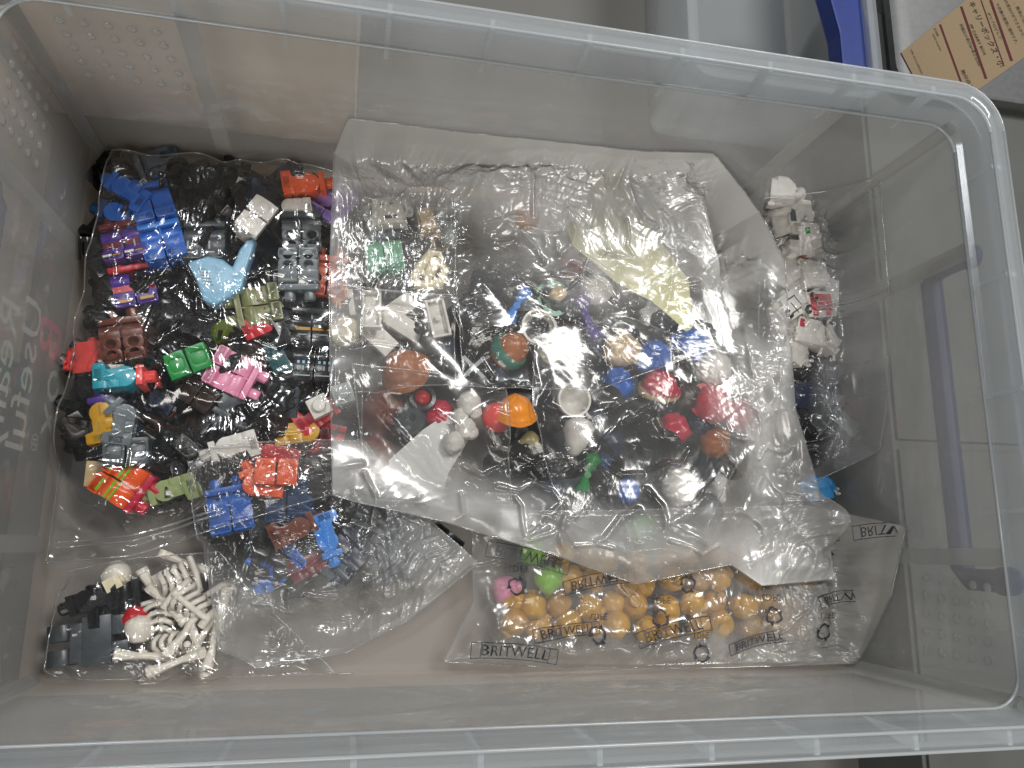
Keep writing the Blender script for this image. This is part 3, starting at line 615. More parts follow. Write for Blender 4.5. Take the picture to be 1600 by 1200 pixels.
sk = [(250, 972, 100, 'front', 'r', 'white rib cage beside the red cap'), (275, 905, 20, 'front', 'r', 'white rib cage at the top of the skeleton heap'), (300, 945, 140, 'back', 'r', 'white rib cage facing down in the middle of the skeleton heap'), (262, 1012, 10, 'side', 'r', 'white rib cage lying on its side at the near edge'),
      (322, 985, -120, 'front', 'b', 'white bone limb with an open socket, at the right of the heap'), (290, 985, 60, 'side', 'b', 'white bone limb crossing the middle rib cage'), (240, 925, 120, 'front', 'b', 'white bone limb between the skull and the top rib cage'), (310, 1015, -70, 'front', 'b', 'white bone limb at the near edge of the heap'), (335, 1000, -100, 'side', 'b', 'white bone limb standing at the right near edge'), (330, 925, 30, 'front', 'b', 'white bone limb against the neighbouring bag'), (262, 945, -40, 'front', 'b', 'white bone limb in front of the top rib cage'), (225, 1025, 170, 'front', 'b', 'white bone limb beside the grey block legs'), (290, 880, -20, 'front', 'b', 'white bone limb nearest the back of the heap'), (345, 960, 80, 'front', 'b', 'white bone limb under the neighbouring bag'), (275, 1035, 200, 'front', 'b', 'white bone limb nearest the front wall')]
for i, (px, py, a, fc, k, lb) in enumerate(sk):
    single('skeleton_ribs' if k == 'r' else 'skeleton_bone', RIBS if k == 'r' else BONE, lb, 'toy skeleton part', pose(px, py, 1.0 + .35 * (i % 3), a, fc, 1.0 if k == 'r' else .95, jit=18), C('bone'))

# ================================================================== NEAR MIDDLE BAG: blue and orange legs
L('blue toy legs at the left end of the near middle bag', 360, 792, 1.9, 104, 'front', 'blue')
L('orange toy legs behind the blue pair in the near middle bag', 400, 765, 1.8, 115, 'side2', 'orange', rot=(-60, -60))
L('orange toy hips seen from above with a round socket', 434, 738, 1.8, 90, 'bottom', 'orange', rnd=True)
L('dark blue toy legs right of the orange hips', 448, 775, 1.7, 92, 'front', 'dark_blue')
L('second dark blue toy legs below the first', 462, 815, 1.3, 60, 'side', 'dark_blue')
L('reddish brown toy legs lying slantwise on the dark blue ones', 465, 825, 1.6, 28, 'side', 'red_brown')
L('blue toy legs near the bottom of the near middle bag', 428, 882, 1.4, -140, 'front', 'blue')
L('blue toy legs at the right of the near middle bag', 510, 842, 1.5, -70, 'side', 'bright_blue')
single('toy_head_piece', HEAD, 'cream toy head at the left of the near middle bag', 'toy head', pose(375, 890, 1.0, 30, 'front'), C('cream'))
MIDC = ['black', 'dark_grey', 'jet', 'navy', 'black', 'slate']; NAMEC['slate'] = 'slate grey'
def mid(px, py):
    c = random.choice(MIDC); fc = random.choice(['front', 'back', 'side']); legs(near(unp(px, py, 1), 'C', '%s toy legs %s, ' % (NAMEC[c], FACE[fc])), pose(px, py, random.uniform(.8, 1.45), random.uniform(0, 360), fc, .97, jit=25, off=LEGC), c, group='dark toy legs in the near middle bag')
scatter([(340, 800), (480, 790), (640, 800), (700, 850), (640, 900), (520, 880), (430, 900), (360, 880)], 42, mid)
L('dark red toy legs deep in the near middle bag', 490, 880, 1.1, 30, 'side', 'dark_red')

# ================================================================== RIGHT BAG: white torsos
TP = [('black', (0, -.385, .9), (.5, .03, .06)), ('black', (.2, -.385, .6), (.05, .03, .5))]
wt = [(1218, 305, 3.2, -10, 'back', 'white legs-like torso at the far end of the right bag with a round hole', ()), (1245, 335, 2.9, 0, 'front', 'white torso with a dark belt, second from the far end', [('dark_grey', (0, -.385, .2), (1.2, .03, .3))]),
      (1258, 372, 3.0, 15, 'back', 'white torso with a small green leaf print', [('green', (.3, .385, .5), (.3, .03, .3))]), (1240, 395, 2.7, 180, 'side', 'white torso with an orange patch beside the big bag', [('dark_orange', (.5, -.385, .5), (.3, .03, .3))]),
      (1268, 432, 3.0, 0, 'front', 'plain white torso above the red printed one', ()), (1276, 478, 3.0, 95, 'front', 'white torso with a red printed apron', [('red', (0, -.385, .7), (1.15, .03, .8)), ('white', (0, -.40, .72), (.5, .03, .05)), ('white', (0, -.40, .5), (.5, .03, .05)), ('white', (.22, -.40, .6), (.05, .03, .25)), ('white', (-.22, -.40, .6), (.05, .03, .25)), ('red', (.35, -.385, .18), (.3, .03, .3)), ('red', (-.35, -.385, .18), (.3, .03, .3))]),
      (1236, 478, 2.9, 125, 'front', 'white torso with black strap print beside the big bag', TP + [('black', (-.2, -.385, .4), (.05, .03, .6)), ('dark_grey', (0, -.385, .25), (1.1, .03, .08))]), (1258, 520, 2.8, 80, 'front', 'white torso with a pink collar, nearest the grey heap', [('crimson', (-.4, -.385, .9), (.25, .03, .4))]), (1225, 440, 2.5, 60, 'back', 'white torso half hidden under the big bag', ())]
for (px, py, z, a, fc, lb, pr) in wt: torso(lb, pose(px, py, z - .6, a, fc, .98, jit=10, off=(0, 0, .6)), 'white', hand=random.choice(['white', 'dark_grey']), opened=(fc == 'back'), prints=pr, armless=random.random() < .45)
for (px, py, a, fc, lb) in ((1232, 318, 60, 'side', 'white torso on its side under the far white legs'), (1222, 350, 110, 'front', 'white torso between the belt print and the big bag edge'), (1262, 405, -30, 'front', 'white torso above the plain one, tilted'), (1232, 420, 20, 'back', 'white torso left of the plain one'), (1285, 455, 70, 'front', 'white torso right of the plain one'), (1225, 500, 10, 'front', 'white torso under the strap print'), (1262, 500, 170, 'back', 'white torso under the red apron'), (1235, 545, 60, 'front', 'white torso nearest the front, by the big bag edge'), (1285, 535, -40, 'side', 'white torso right of the pink collar')):
    torso(lb, pose(px, py, 2.0, a, fc, .98, jit=14, off=(0, 0, .6)), 'white', hand='white', armless=random.random() < .5, opened=(fc == 'back'))
for (px, py, z, c, a, lb) in ((1290, 585, 2.2, 'dark_grey', 20, 'dark grey torso below the white ones in the right bag'), (1345, 600, 2.6, 'black', 95, 'black torso near the right wall'), (1340, 640, 2.2, 'red_brown', 60, 'brown torso near the right wall'), (1275, 655, 2.2, 'black', 30, 'black torso in the dark heap beside the big bag'), (1262, 690, 1.8, 'jet', 110, 'jet black torso nearest the front in the right bag'), (1305, 640, 2.0, 'slate', 150, 'slate torso in the middle of the right bag'), (1315, 660, 2.0, 'light_grey', 40, 'pale grey torso by the fold of the right bag'), (1250, 620, 2.0, 'navy', 70, 'navy torso under the grey heap'), (1300, 620, 1.6, 'dark_grey', 0, 'dark grey torso under the slate one')):
    torso(lb, pose(px, py, z - .6, a, random.choice(['front', 'back']), .98, jit=20, off=(0, 0, .6)), c, hand='black')
torso('bright blue and white torso below the right bag', pose(1275, 765, 1.1, 100, 'front', .85, off=(0, 0, .6)), 'azure', arms='azure', hand='white', prints=[('white', (-.3, -.385, .3), (.3, .03, .5))])

# ================================================================== PRINTED BAG: yellow heads
ORD = ['first', 'second', 'third', 'fourth', 'fifth', 'sixth', 'seventh', 'eighth', 'ninth', 'tenth', 'eleventh', 'twelfth', 'thirteenth']
for r in range(4):
    for k in range(12):
        if r < 2 and k < 2: continue
        px, py = 795 + 40 * k + random.uniform(-9, 9) + 14 * (r % 2), 872 + 36 * r + random.uniform(-7, 7)
        single('toy_head_piece', HEAD, 'yellow toy head, %s from the left in the %s row from the front wall' % (ORD[k], ORD[3 - r]), 'toy head', pose(px, py, .75 + .3 * ((k + r) % 2), random.uniform(0, 360), random.choice(['front', 'top', 'back', 'front']), 1.1, jit=30, off=(0, 0, .5)), C('yellow' if (k * 5 + r) % 3 else 'gold'), 'yellow toy heads in the printed bag')
single('toy_head_piece', HEAD, 'lime green toy head at the left of the printed bag', 'toy head', pose(842, 918, 1.4, 40, 'front', 1.1), C('lime')); single('toy_head_piece', HEAD, 'second lime toy head under the dark logo', 'toy head', pose(832, 882, 1.2, 90, 'front', 1.1), C('lime')); single('toy_head_piece', HEAD, 'pink toy head at the left edge of the printed bag', 'toy head', pose(772, 925, .8, 10, 'front', 1.1), C('pink'))

# ================================================================== BIG MIDDLE BAG: hats, hair and small bags
ZD = 2.1
def S1(name, me, label, cat, px, py, a, fc, c, sc=1.0, z=ZD, jit=8, off=(0, 0, 0)): return single(name, me, label, cat, pose(px, py, z, a, fc, sc, jit, off), C(c))
def cap(label, px, py, a, fc, c, sc=1.0, z=ZD, dome_=None, brim=None, tilt=0):
    t = reg(thing('toy_hat', label, 'toy cap')); t.matrix_world = pose(px, py, z, a, fc, sc, tilt=tilt)
    inst('dome', dome_ or CAPM, C(c), t); inst('brim', BRIM, C(brim or c), t); return t
torso('white toy figure torso with printed face at the left end of the big bag', pose(606, 335, 2.2, 100, 'front', 1.0, off=(0, 0, .6)), 'white', 'white', 'silver', prints=[('dark_grey', (-.2, -.385, .9), (.15, .03, .1)), ('dark_grey', (.2, -.385, .9), (.15, .03, .1)), ('dark_grey', (.1, -.385, .3), (.5, .03, .15))])
L('pale sand green toy legs at the left edge of the big bag', 600, 395, 1.8, 100, 'front', 'slate', 'sand_green'); S1('toy_hair', HAIR[0], 'dark grey toy hair beside the white figure torso', 'toy hair', 580, 330, 0, 'top', 'dark_grey', 1.0, 1.6)
S1('toy_hair', HAIR[1], 'black toy hair right of the white figure torso', 'toy hair', 648, 335, 0, 'top', 'black', .9, 1.5)
single('toy_ring', RING, 'tan toy ring left of the grey block, upper', 'toy ring', pose(684, 340, 1.8, 0, 'top', .75), C('tan')); single('toy_ring', RING, 'tan toy ring left of the grey block, lower', 'toy ring', pose(688, 378, 1.7, 0, 'top', .75), C('tan')); S1('toy_brick', b22, 'small tan brick between the torso and the tan rings', 'toy brick', 655, 350, 20, 'front', 'tan', .6)
hb = reg(thing('hollow_block', 'pale grey hollow block with a round peg', 'toy brick')); hb.matrix_world = pose(703, 358, 2.0, 90, 'back', 1.0, off=(0, 0, 0)); inst('block', G().holed(-.5, .5, 0, .95, 0, .5, .3, sq=True).mesh('hollow_block', bevel=.02), C('light_grey'), hb); inst('peg', G().lathe([(.3, -.75), (.32, -.7), (.32, 0)], 16, c=(.05, .2, 0)).mesh('peg', smooth=40), C('light_grey'), hb)
S1('toy_hair', KNOT, 'cream toy hair of looped plaits near the pale grey block', 'toy hair', 672, 432, 90, 'back', 'cream', 1.0, 2.2)
single('toy_tile', TILE, 'white tile seen from below, upright beside the tan ring bag edge', 'toy tile', pose(580, 487, 2.2, 92, 'back', 1.03), C('white')); single('toy_tile', TILE, 'white tile seen from below, rightmost of the white tiles', 'toy tile', pose(683, 499, 2.2, 105, 'back', 1.03), C('white'))
single('toy_tile', TILE, 'white tile face up lying slantwise between the two underside tiles', 'toy tile', pose(622, 482, 1.9, 40, 'front', 1.03), C('white')); single('toy_tile', TILE, 'white tile face up with one corner towards the caramel hat', 'toy tile', pose(590, 525, 1.9, 140, 'front', 1.05), C('white')); single('toy_tile', TILE, 'white tile crossing the middle of the tile heap', 'toy tile', pose(635, 510, 1.9, -30, 'front', 1.0), C('white'))
S1('toy_hair', HAIR[0], 'cream round toy hair at the left edge of the big bag', 'toy hair', 536, 515, 20, 'top', 'cream', .85, 1.9); single('toy_tile', TILE, 'thin white tile standing on edge at the left of the tile heap', 'toy tile', pose(545, 475, 1.8, 100, 'side', .7), C('white'))
cap('caramel brown toy hat below the white tiles', 632, 578, 140, 'front', 'caramel', 1.3, 2.2, HARD, tilt=48); S1('toy_hair', HAIR[2], 'brown toy hair below the caramel hat', 'toy hair', 600, 640, 0, 'top', 'red_brown', 1.3, 1.3); S1('toy_hair', HAIR[0], 'second brown toy hair near the paper tag', 'toy hair', 580, 715, 60, 'top', 'red_brown', 1.3, 1.2)
S1('toy_hair', HAIR[1], 'black toy hair right of the caramel hat', 'toy hair', 690, 570, 10, 'top', 'black', 1.15, 1.7)
S1('toy_helmet', HARD, 'large glossy black toy helmet beside the blue bow', 'toy helmet', 745, 495, 100, 'top', 'black', 1.4, 2.3); S1('toy_hair', HAIR[2], 'black toy hair under the grey cross', 'toy hair', 735, 550, 40, 'top', 'jet', 1.0, 1.6)
S1('toy_bow', BOWM, 'blue toy bow right of the glossy black helmet', 'toy bow', 805, 478, -28, 'back', 'bright_blue', 1.0)
S1('toy_ring', RING, 'pale green toy ring under the crinkled film', 'toy ring', 862, 468, 0, 'top', 'sand_green', 1.4, 1.9); S1('toy_head_piece', HEAD, 'beige toy head inside the pale green ring', 'toy head', 862, 470, 40, 'front', 'tan', .85, 1.9)
S1('toy_helmet', BOWL, 'white toy helmet dome below the yellow note', 'toy helmet', 932, 455, 0, 'top', 'white', 1.1, 2.0)
single('toy_hat', BOWL, 'ivory toy cap seen from inside, beside the striped beanie', 'toy cap', pose(838, 514, 2.4, 60, 'bottom', 1.12, off=(0, 0, .3)), C('white'))
be = reg(thing('toy_beanie', 'brown ribbed toy beanie with a teal band', 'toy beanie')); be.matrix_world = pose(798, 548, 2.2, 60, 'front', 1.15); be.matrix_world = pose(798, 546, 2.3, 35, 'front', 1.2, tilt=45); inst('crown', CONE, C('caramel'), be); o = inst('band', RING, plastic('plastic_muted_teal', '3f8472'), be); o.matrix_local = Matrix.Translation((0, 0, -.12)) @ Matrix.Diagonal((1.16, 1.16, 1.3, 1))
cap('dark tan toy cap under the ivory cap', 870, 548, 10, 'top', 'dark_tan', 1.0, 1.7); S1('toy_bow', BOWM, 'purple toy bow right of the ivory cap', 'toy bow', 915, 500, 25, 'back', 'purple', 1.15)
single('toy_cross', CROSS, 'pale grey toy cross lying on black hair', 'toy cross', pose(740, 574, 2.3, 45, 'back', .85), C('silver'))
S1('toy_hair', HAIR[0], 'dark red toy hair at the far end of the crinkled bag', 'toy hair', 895, 410, 20, 'top', 'dark_red', 1.0, 1.8); S1('toy_head_piece', HEAD, 'pale orange toy head behind milky film', 'toy head', 822, 345, 20, 'top', 'bright_orange', 1.1, 1.4); S1('toy_hair', HAIR[1], 'black toy hair beside the dark red hair', 'toy hair', 925, 418, 70, 'top', 'black', .9, 1.5)
S1('toy_hair', HAIR[2], 'tan toy hair near the blue hat', 'toy hair', 968, 548, 120, 'top', 'tan', 1.05, 2.3); S1('toy_hair', HAIR[0], 'blue toy hair right of the tan hair', 'toy hair', 1018, 556, 10, 'top', 'blue', 1.15, 1.9); S1('toy_hair', HAIR[2], 'bright blue toy hair below the tan hair', 'toy hair', 964, 597, 60, 'front', 'blue', .9, 2.2)
cap('blue toy cap below the tip of the yellow note', 1080, 540, 30, 'top', 'blue', 1.35, 2.0); S1('toy_helmet', HELM, 'white toy helmet with a dark stripe beside the red cap', 'toy helmet', 1112, 575, 20, 'top', 'white', 1.2, 2.0)
t = cap('red toy hat with a cream brim', 1030, 605, 95, 'front', 'crimson', 1.3, 2.3, tilt=35); o = inst('rim_band', RING, C('tan'), t); o.matrix_local = Matrix.Translation((0, 0, -.12)) @ Matrix.Diagonal((1.22, 1.22, .8, 1))
S1('toy_hair', HAIR[2], 'red toy hair below the cream brimmed hat', 'toy hair', 1052, 668, 60, 'front', 'crimson', .9, 2.1); cap('red toy cap at the right of the big bag', 1112, 632, -40, 'top', 'crimson', 1.35, 2.2); S1('toy_hair', HAIR[1], 'second red toy hair right of the red cap', 'toy hair', 1150, 645, 10, 'top', 'crimson', 1.1, 1.9); S1('toy_hair', HAIR[0], 'orange brown toy hair below the red cap', 'toy hair', 1118, 690, 0, 'top', 'caramel', 1.0, 1.7)
S1('toy_bow', BOWM, 'green toy bow with hanging ribbon', 'toy bow', 915, 742, -20, 'back', 'green', 1.0, 2.0); S1('toy_hat', BALLM, 'blue ball shaped toy hat', 'toy hat', 980, 768, 0, 'top', 'blue', 1.02, 2.1); S1('toy_hat', HAIR[1], 'bright green tufted toy hair at the near edge of the big bag', 'toy hair', 1000, 825, 0, 'top', 'grass', .95, 1.7); S1('toy_hat', BALLM, 'small dark blue ball hat beside the green bow', 'toy hat', 942, 722, 0, 'top', 'dark_blue', .7, 1.8); S1('toy_hat', BALLM, 'blue ball hat below the white visor helmet', 'toy hat', 1045, 800, 0, 'top', 'blue', .7, 1.5)
S1('toy_helmet', HELM, 'white toy helmet with a rectangular visor slot', 'toy helmet', 1062, 762, -92, 'front', 'white', 1.08, 2.2, jit=2)
single('toy_hat', BOWL, 'white toy cap seen from inside with a bow tab', 'toy cap', pose(893, 626, 2.5, 20, 'bottom', 1.06, jit=14, off=(0, 0, .3)), C('white')); S1('toy_bow', BOWM, 'tiny white toy bow between the white cap and the wrapped hair', 'toy bow', 916, 646, 30, 'back', 'white', .30, 2.6); S1('toy_hair', WRAP, 'white turban shaped toy hair below the white cap', 'toy hair', 903, 676, 78, 'front', 'white', 1.02, 2.4)
cap('orange toy hard hat in the middle of the big bag', 806, 643, 95, 'front', 'bright_orange', 1.12, 2.5, HARD, tilt=38); S1('toy_hat', BALLM, 'coral red ball hat behind the orange hard hat', 'toy hat', 776, 652, 0, 'top', 'coral', 1.15, 2.1); S1('toy_skull', SKULL, 'cream toy skull mask below the orange hard hat', 'toy mask', 824, 692, 20, 'front', 'dark_tan', 1.0, 2.0)
S1('toy_hair', PUFF, 'white fluffy toy hair in stacked puffs beside the paper tag', 'toy hair', 722, 665, 80, 'front', 'white', 1.0, 2.3)
S1('toy_ring', RING, 'black toy ring round a red disc', 'toy ring', 660, 622, 0, 'top', 'black', .95, 2.1); S1('toy_hat', BALLM, 'red round toy hat inside the black ring', 'toy hat', 660, 622, 0, 'top', 'red', .72, 1.8); S1('toy_hair', HAIR[1], 'dark grey toy hair left of the paper tag', 'toy hair', 640, 655, 0, 'top', 'dark_grey', .95, 1.8); S1('toy_hair', HAIR[0], 'red toy hair under the paper tag', 'toy hair', 685, 645, 0, 'top', 'crimson', .9, 1.5)
S1('toy_brick', b11, 'pale grey one-stud brick at the left edge of the big bag', 'toy brick', 536, 620, 20, 'top', 'light_grey', 1.0, 1.8)
DH = ['black', 'jet', 'jet', 'black', 'dark_brown', 'jet', 'dark_grey', 'navy']
def hats(px, py):
    c = random.choice(DH); k = random.randrange(4)
    me = (HAIR + [HARD])[k]; nm = 'toy_hair' if k < 3 else 'toy_helmet'; ct = 'toy hair' if k < 3 else 'toy helmet'
    fc = random.choice(['top', 'front', 'bottom', 'back'])
    single(nm, me, near(unp(px, py, 1.5), 'D', '%s %s %s ' % (NAMEC[c], ct, dict(top='standing', front='tipped forward', bottom='upside down', back='tipped back')[fc])), ct, pose(px, py, random.uniform(1.3, 1.85), random.uniform(0, 360), fc, random.uniform(.85, 1.1), jit=30), C(c), 'dark hair and helmets in the big bag')
scatter([(720, 450), (900, 400), (1080, 500), (1150, 560), (1160, 700), (1090, 820), (960, 830), (780, 800), (770, 620), (640, 590), (640, 540)], 43, hats, .3)
scatter([(790, 720), (880, 720), (900, 800), (800, 800)], 40, hats); scatter([(920, 640), (1090, 690), (1080, 740), (930, 720)], 44, hats)

# ================================================================== paper notes
def paper(name, label, pts, z, mat, zf=None, marks=()):
    t = thing(name, label, 'paper note')
    P = [unp(px, py, (z if zf is None else zf(px, py))) for px, py in pts]
    bm = bmesh.new(); f = bm.faces.new([bm.verts.new(tuple(p)) for p in P]); bmesh.ops.triangulate(bm, faces=[f])
    for _ in range(5): bmesh.ops.subdivide_edges(bm, edges=[e for e in bm.edges if e.calc_length() > .22], cuts=1, use_grid_fill=True); bmesh.ops.triangulate(bm, faces=bm.faces[:])
    for v in bm.verts: v.co.z += .06 * math.sin(v.co.x * 1.7 + v.co.y) + .03 * math.sin(v.co.y * 3.1)
    bmesh.ops.recalc_face_normals(bm, faces=bm.faces); me = bpy.data.meshes.new('sheet'); bm.to_mesh(me); bm.free(); me.shade_smooth()
    inst('sheet', me, mat, t); reg(t)
    for i, (pl, m, r) in enumerate(marks):
        inst('handwriting', G().tube([tuple(unp(px, py, (z if zf is None else zf(px, py)) + .09)) for px, py in pl], r, 5).mesh('handwriting'), m, t)
    return t
PEN = plastic('pencil_grey', '4a4a46', rough=.6); REDP = plastic('red_pen', 'a83848', rough=.6)
zn = lambda px, py: 2.6 + (480 - py) / 480 * 1.2
paper('yellow_note', 'pale yellow paper note with pencil writing, folded under crinkled film', [(918, 275), (965, 265), (985, 320), (1030, 375), (1076, 440), (1082, 510), (1075, 520), (1020, 470), (960, 440), (895, 385), (885, 355), (920, 320)], 3.2, matte('yellow_paper', 'e2e0a8', .85, 4, .06), zn,
      [([(952, 315), (958, 325), (953, 330)], PEN, .03), ([(964, 330), (963, 338), (972, 340), (980, 333), (980, 328)], PEN, .03), ([(975, 347), (985, 340), (990, 336)], PEN, .03), ([(984, 360), (1000, 350), (999, 343), (990, 346)], PEN, .03), ([(994, 372), (1010, 364), (1008, 360)], PEN, .03), ([(912, 355), (918, 345), (916, 352), (926, 356)], PEN, .03), ([(945, 398), (950, 395), (950, 388)], PEN, .03), ([(955, 402), (962, 397), (964, 407)], PEN, .03)])
paper('paper_tag', 'white paper tag with red pen digits in a small bag', [(590, 735), (660, 672), (700, 645), (735, 640), (730, 690), (700, 740), (690, 780), (640, 772), (608, 770)], 2.0, matte('white_paper', 'd8d8d4', .85, 4, .05), None,
      [([(632, 746), (636, 753), (642, 760)], REDP, .03), ([(637, 748), (643, 760)], REDP, .03), ([(628, 757), (629, 762), (636, 761), (639, 765), (636, 772)], REDP, .03), ([(650, 767), (660, 775)], REDP, .03), ([(655, 766), (662, 775)], REDP, .03)])

# ================================================================== bags: films draped over what they hold
GX0, GY0, GR = -18.5, -12.5, .1; GNX, GNY = 370, 250
Gz = np.full((GNX, GNY), 0.02)
bpy.context.view_layer.update()
def raster(objs):
    cache = {}
    for t in objs:
        for o in [t] + list(t.children):
            if o.type != 'MESH': continue
            me = o.data
            if me.name not in cache:
                a = np.empty(len(me.vertices) * 3, np.float32); me.vertices.foreach_get('co', a); cache[me.name] = a.reshape(-1, 3)
            m = np.array(o.matrix_world); v = cache[me.name] @ m[:3, :3].T + m[:3, 3]
            ix = np.clip(((v[:, 0] - GX0) / GR).astype(int), 0, GNX - 1); iy = np.clip(((v[:, 1] - GY0) / GR).astype(int), 0, GNY - 1)
            np.maximum.at(Gz, (ix, iy), v[:, 2])
def dil(a, n=1):
    for _ in range(n):
        b = a.copy()
        for dx, dy in ((1, 0), (-1, 0), (0, 1), (0, -1)): b = np.maximum(b, np.roll(np.roll(a, dx, 0), dy, 1))
        a = b
    return a
raster(ALL); Gz = dil(Gz, 4)
def look(A, x, y):
    fx = np.clip((x - GX0) / GR, 0, GNX - 2); fy = np.clip((y - GY0) / GR, 0, GNY - 2); i = fx.astype(int); j = fy.astype(int); a = fx - i; b = fy - j
    return A[i, j] * (1 - a) * (1 - b) + A[i + 1, j] * a * (1 - b) + A[i, j + 1] * (1 - a) * b + A[i + 1, j + 1] * a * b
def vnoise(x, y, seed):
    r = np.random.default_rng(seed).random((64, 64)); i = np.floor(x).astype(int); j = np.floor(y).astype(int); a = x - i; b = y - j
    a = a * a * a * (a * (a * 6 - 15) + 10); b = b * b * b * (b * (b * 6 - 15) + 10)
    f = lambda p, q: r[p % 64, q % 64]
    return f(i, j) * (1 - a) * (1 - b) + f(i + 1, j) * a * (1 - b) + f(i, j + 1) * (1 - a) * b + f(i + 1, j + 1) * a * b
def ridged(x, y, s, seed):
    # long pinched folds that run in drifting directions, with nearly flat facets between them
    a = vnoise(x * .13 + 1, y * .13, seed + 20) * 5.0 + seed; c, d = np.cos(a), np.sin(a)
    w = (vnoise(x * s * .6 + 5, y * s * .6, seed + 9) - .5) * 1.3
    p, q = (x * c + y * d) * s, (-x * d + y * c) * s * .42
    n = np.abs(2 * vnoise(p + w + 7, q - w, seed) - 1)
    return (1 - n) ** 1.35
def polyline(pts, n):
    P = np.array([unp(*p) for p in pts]); d = np.r_[0, np.cumsum(np.linalg.norm(np.diff(P, axis=0), axis=1))]; s = np.linspace(0, d[-1], n)
    return np.stack([np.interp(s, d, P[:, k]) for k in range(3)], 1)
BAGS = {}
def segdist(x, y, A, B):
    d = B - A; L2 = d @ d + 1e-9; t = np.clip(((x - A[0]) * d[0] + (y - A[1]) * d[1]) / L2, 0, 1); return np.hypot(x - A[0] - t * d[0], y - A[1] - t * d[1]), t
def bag(name, label, top, right, bottom, left, film, nu, nv, amp=.10, creases=60, lines=(), seed=1, zips=(), bot=True, group=None, cover=True, crinkle=.8, cmask=None, mmask=None, amask=None, hull=0, wires=0, eps=.04, cl=(1, 3), relax=260):
    global Gz
    T, B, Lf, Rt = polyline(top, nu), polyline(bottom, nu), polyline(left, nv), polyline(right, nv)
    u = np.linspace(0, 1, nu)[None, :, None]; v = np.linspace(0, 1, nv)[:, None, None]
    P = (1 - v) * T[None] + v * B[None] + (1 - u) * Lf[:, None] + u * Rt[:, None] - ((1 - u) * (1 - v) * T[0] + u * (1 - v) * T[-1] + (1 - u) * v * B[0] + u * v * B[-1])
    X = np.clip(P[..., 0], -HX + .12, HX - .12); Y = np.clip(P[..., 1], -HY + .12, HY - .12); Z0 = P[..., 2]
    gg = Gz
    if hull:
        gg = dil(Gz, hull)
        for _ in range(hull * 2): gg = (gg + np.roll(gg, 1, 0) + np.roll(gg, -1, 0) + np.roll(gg, 1, 1) + np.roll(gg, -1, 1)) / 5
        gg = np.maximum(gg, Gz)
    gob = look(gg, X, Y)
    zb = np.maximum(np.minimum(Z0, gob + .02), .03)
    Z = np.maximum(Z0, gob + eps); edge = np.zeros_like(Z, bool); edge[0] = edge[-1] = True; edge[:, 0] = edge[:, -1] = True
    Zf = np.maximum(Z0, gob + .02)
    Zs = np.where(edge, Zf, np.maximum(gob + eps, .05))
    for it in range(relax):
        Q = Zs.copy(); Q[1:-1, 1:-1] = (Zs[:-2, 1:-1] + Zs[2:, 1:-1] + Zs[1:-1, :-2] + Zs[1:-1, 2:]) / 4
        Zs = np.where(edge, Zf, np.maximum(Q, gob + eps))
    R = np.random.default_rng(seed)
    ed = np.minimum(np.minimum(np.linspace(0, 1, nv)[:, None], 1 - np.linspace(0, 1, nv)[:, None]), np.minimum(np.linspace(0, 1, nu)[None], 1 - np.linspace(0, 1, nu)[None])); fade = np.clip(ed / .03, 0.15, 1)
    mod = .35 + 1.1 * vnoise(X * .22, Y * .22, seed + 3)
    pk = np.clip((vnoise(X * .35 + 3, Y * .35, seed + 4) * .65 + vnoise(X * .9, Y * .9, seed + 5) * .35 - .40) * 5, 0, 1) * crinkle
    wr = amp * mod * (ridged(X, Y, .45, seed) * 1.0 + ridged(X, Y, 1.0, seed + 1) * .55 + ridged(X, Y, 2.1, seed + 2) * .22)
    wr += pk * (ridged(X, Y, 2.6, seed + 6) * .075 + ridged(X, Y, 4.6, seed + 7) * .040) + .012 * ridged(X, Y, 4.2, seed + 8)
    V01 = np.linspace(0, 1, nv)[:, None]; U01 = np.linspace(0, 1, nu)[None]
    if cmask is not None: wr -= pk * (1 - cmask(U01, V01)) * (ridged(X, Y, 2.6, seed + 6) * .075 + ridged(X, Y, 4.6, seed + 7) * .040)
    milk = .45 + 1.1 * vnoise(X * .4 + 2, Y * .4, seed + 12) * (.5 + vnoise(X * 1.3, Y * 1.3, seed + 13)) + .5 * pk
    if mmask is not None: milk = milk * mmask(U01, V01)
    x0, x1, y0, y1 = X.min(), X.max(), Y.min(), Y.max()
    for k in range(creases):
        c = np.array([R.uniform(x0, x1), R.uniform(y0, y1)]); a = R.uniform(0, math.pi); l = R.uniform(*cl); bend = R.normal(0, .35)
        d1 = np.array([math.cos(a), math.sin(a)]); d2 = np.array([math.cos(a + bend), math.sin(a + bend)])
        h = R.uniform(.05, .16) * (1 if R.random() < .8 else -.8); w = R.uniform(.12, .26)
        for A, Bq in ((c - d1 * l / 2, c), (c, c + d2 * l / 2)):
            d, t = segdist(X, Y, A, Bq); tt = t if A is not c else 1 - t
            wr += h * np.exp(-d / w) * (.15 + .85 * tt) * .8
    wire = np.zeros_like(X)
    for k in range(wires):
        c = np.array([R.uniform(x0 + .5, x1 - .5), R.uniform(y0 + .5, y1 - .5)]); a = R.uniform(0, 2 * math.pi); best = np.full_like(X, 99.)
        for q in range(int(R.integers(2, 5))):
            c2 = c + R.uniform(.4, 1.1) * np.array([math.cos(a), math.sin(a)]); d, t_ = segdist(X, Y, c, c2); best = np.minimum(best, d); c = c2; a += R.normal(0, .5)
        w = R.uniform(.05, .12); wire = np.maximum(wire, R.uniform(.10, .24) * np.exp(-(best / w) ** 1.5) * (.4 + 1.1 * vnoise(X * 2.2, Y * 2.2, seed + 40)))
    if amask is not None: wr = wr * amask(U01, V01)
    wr = wr + wire
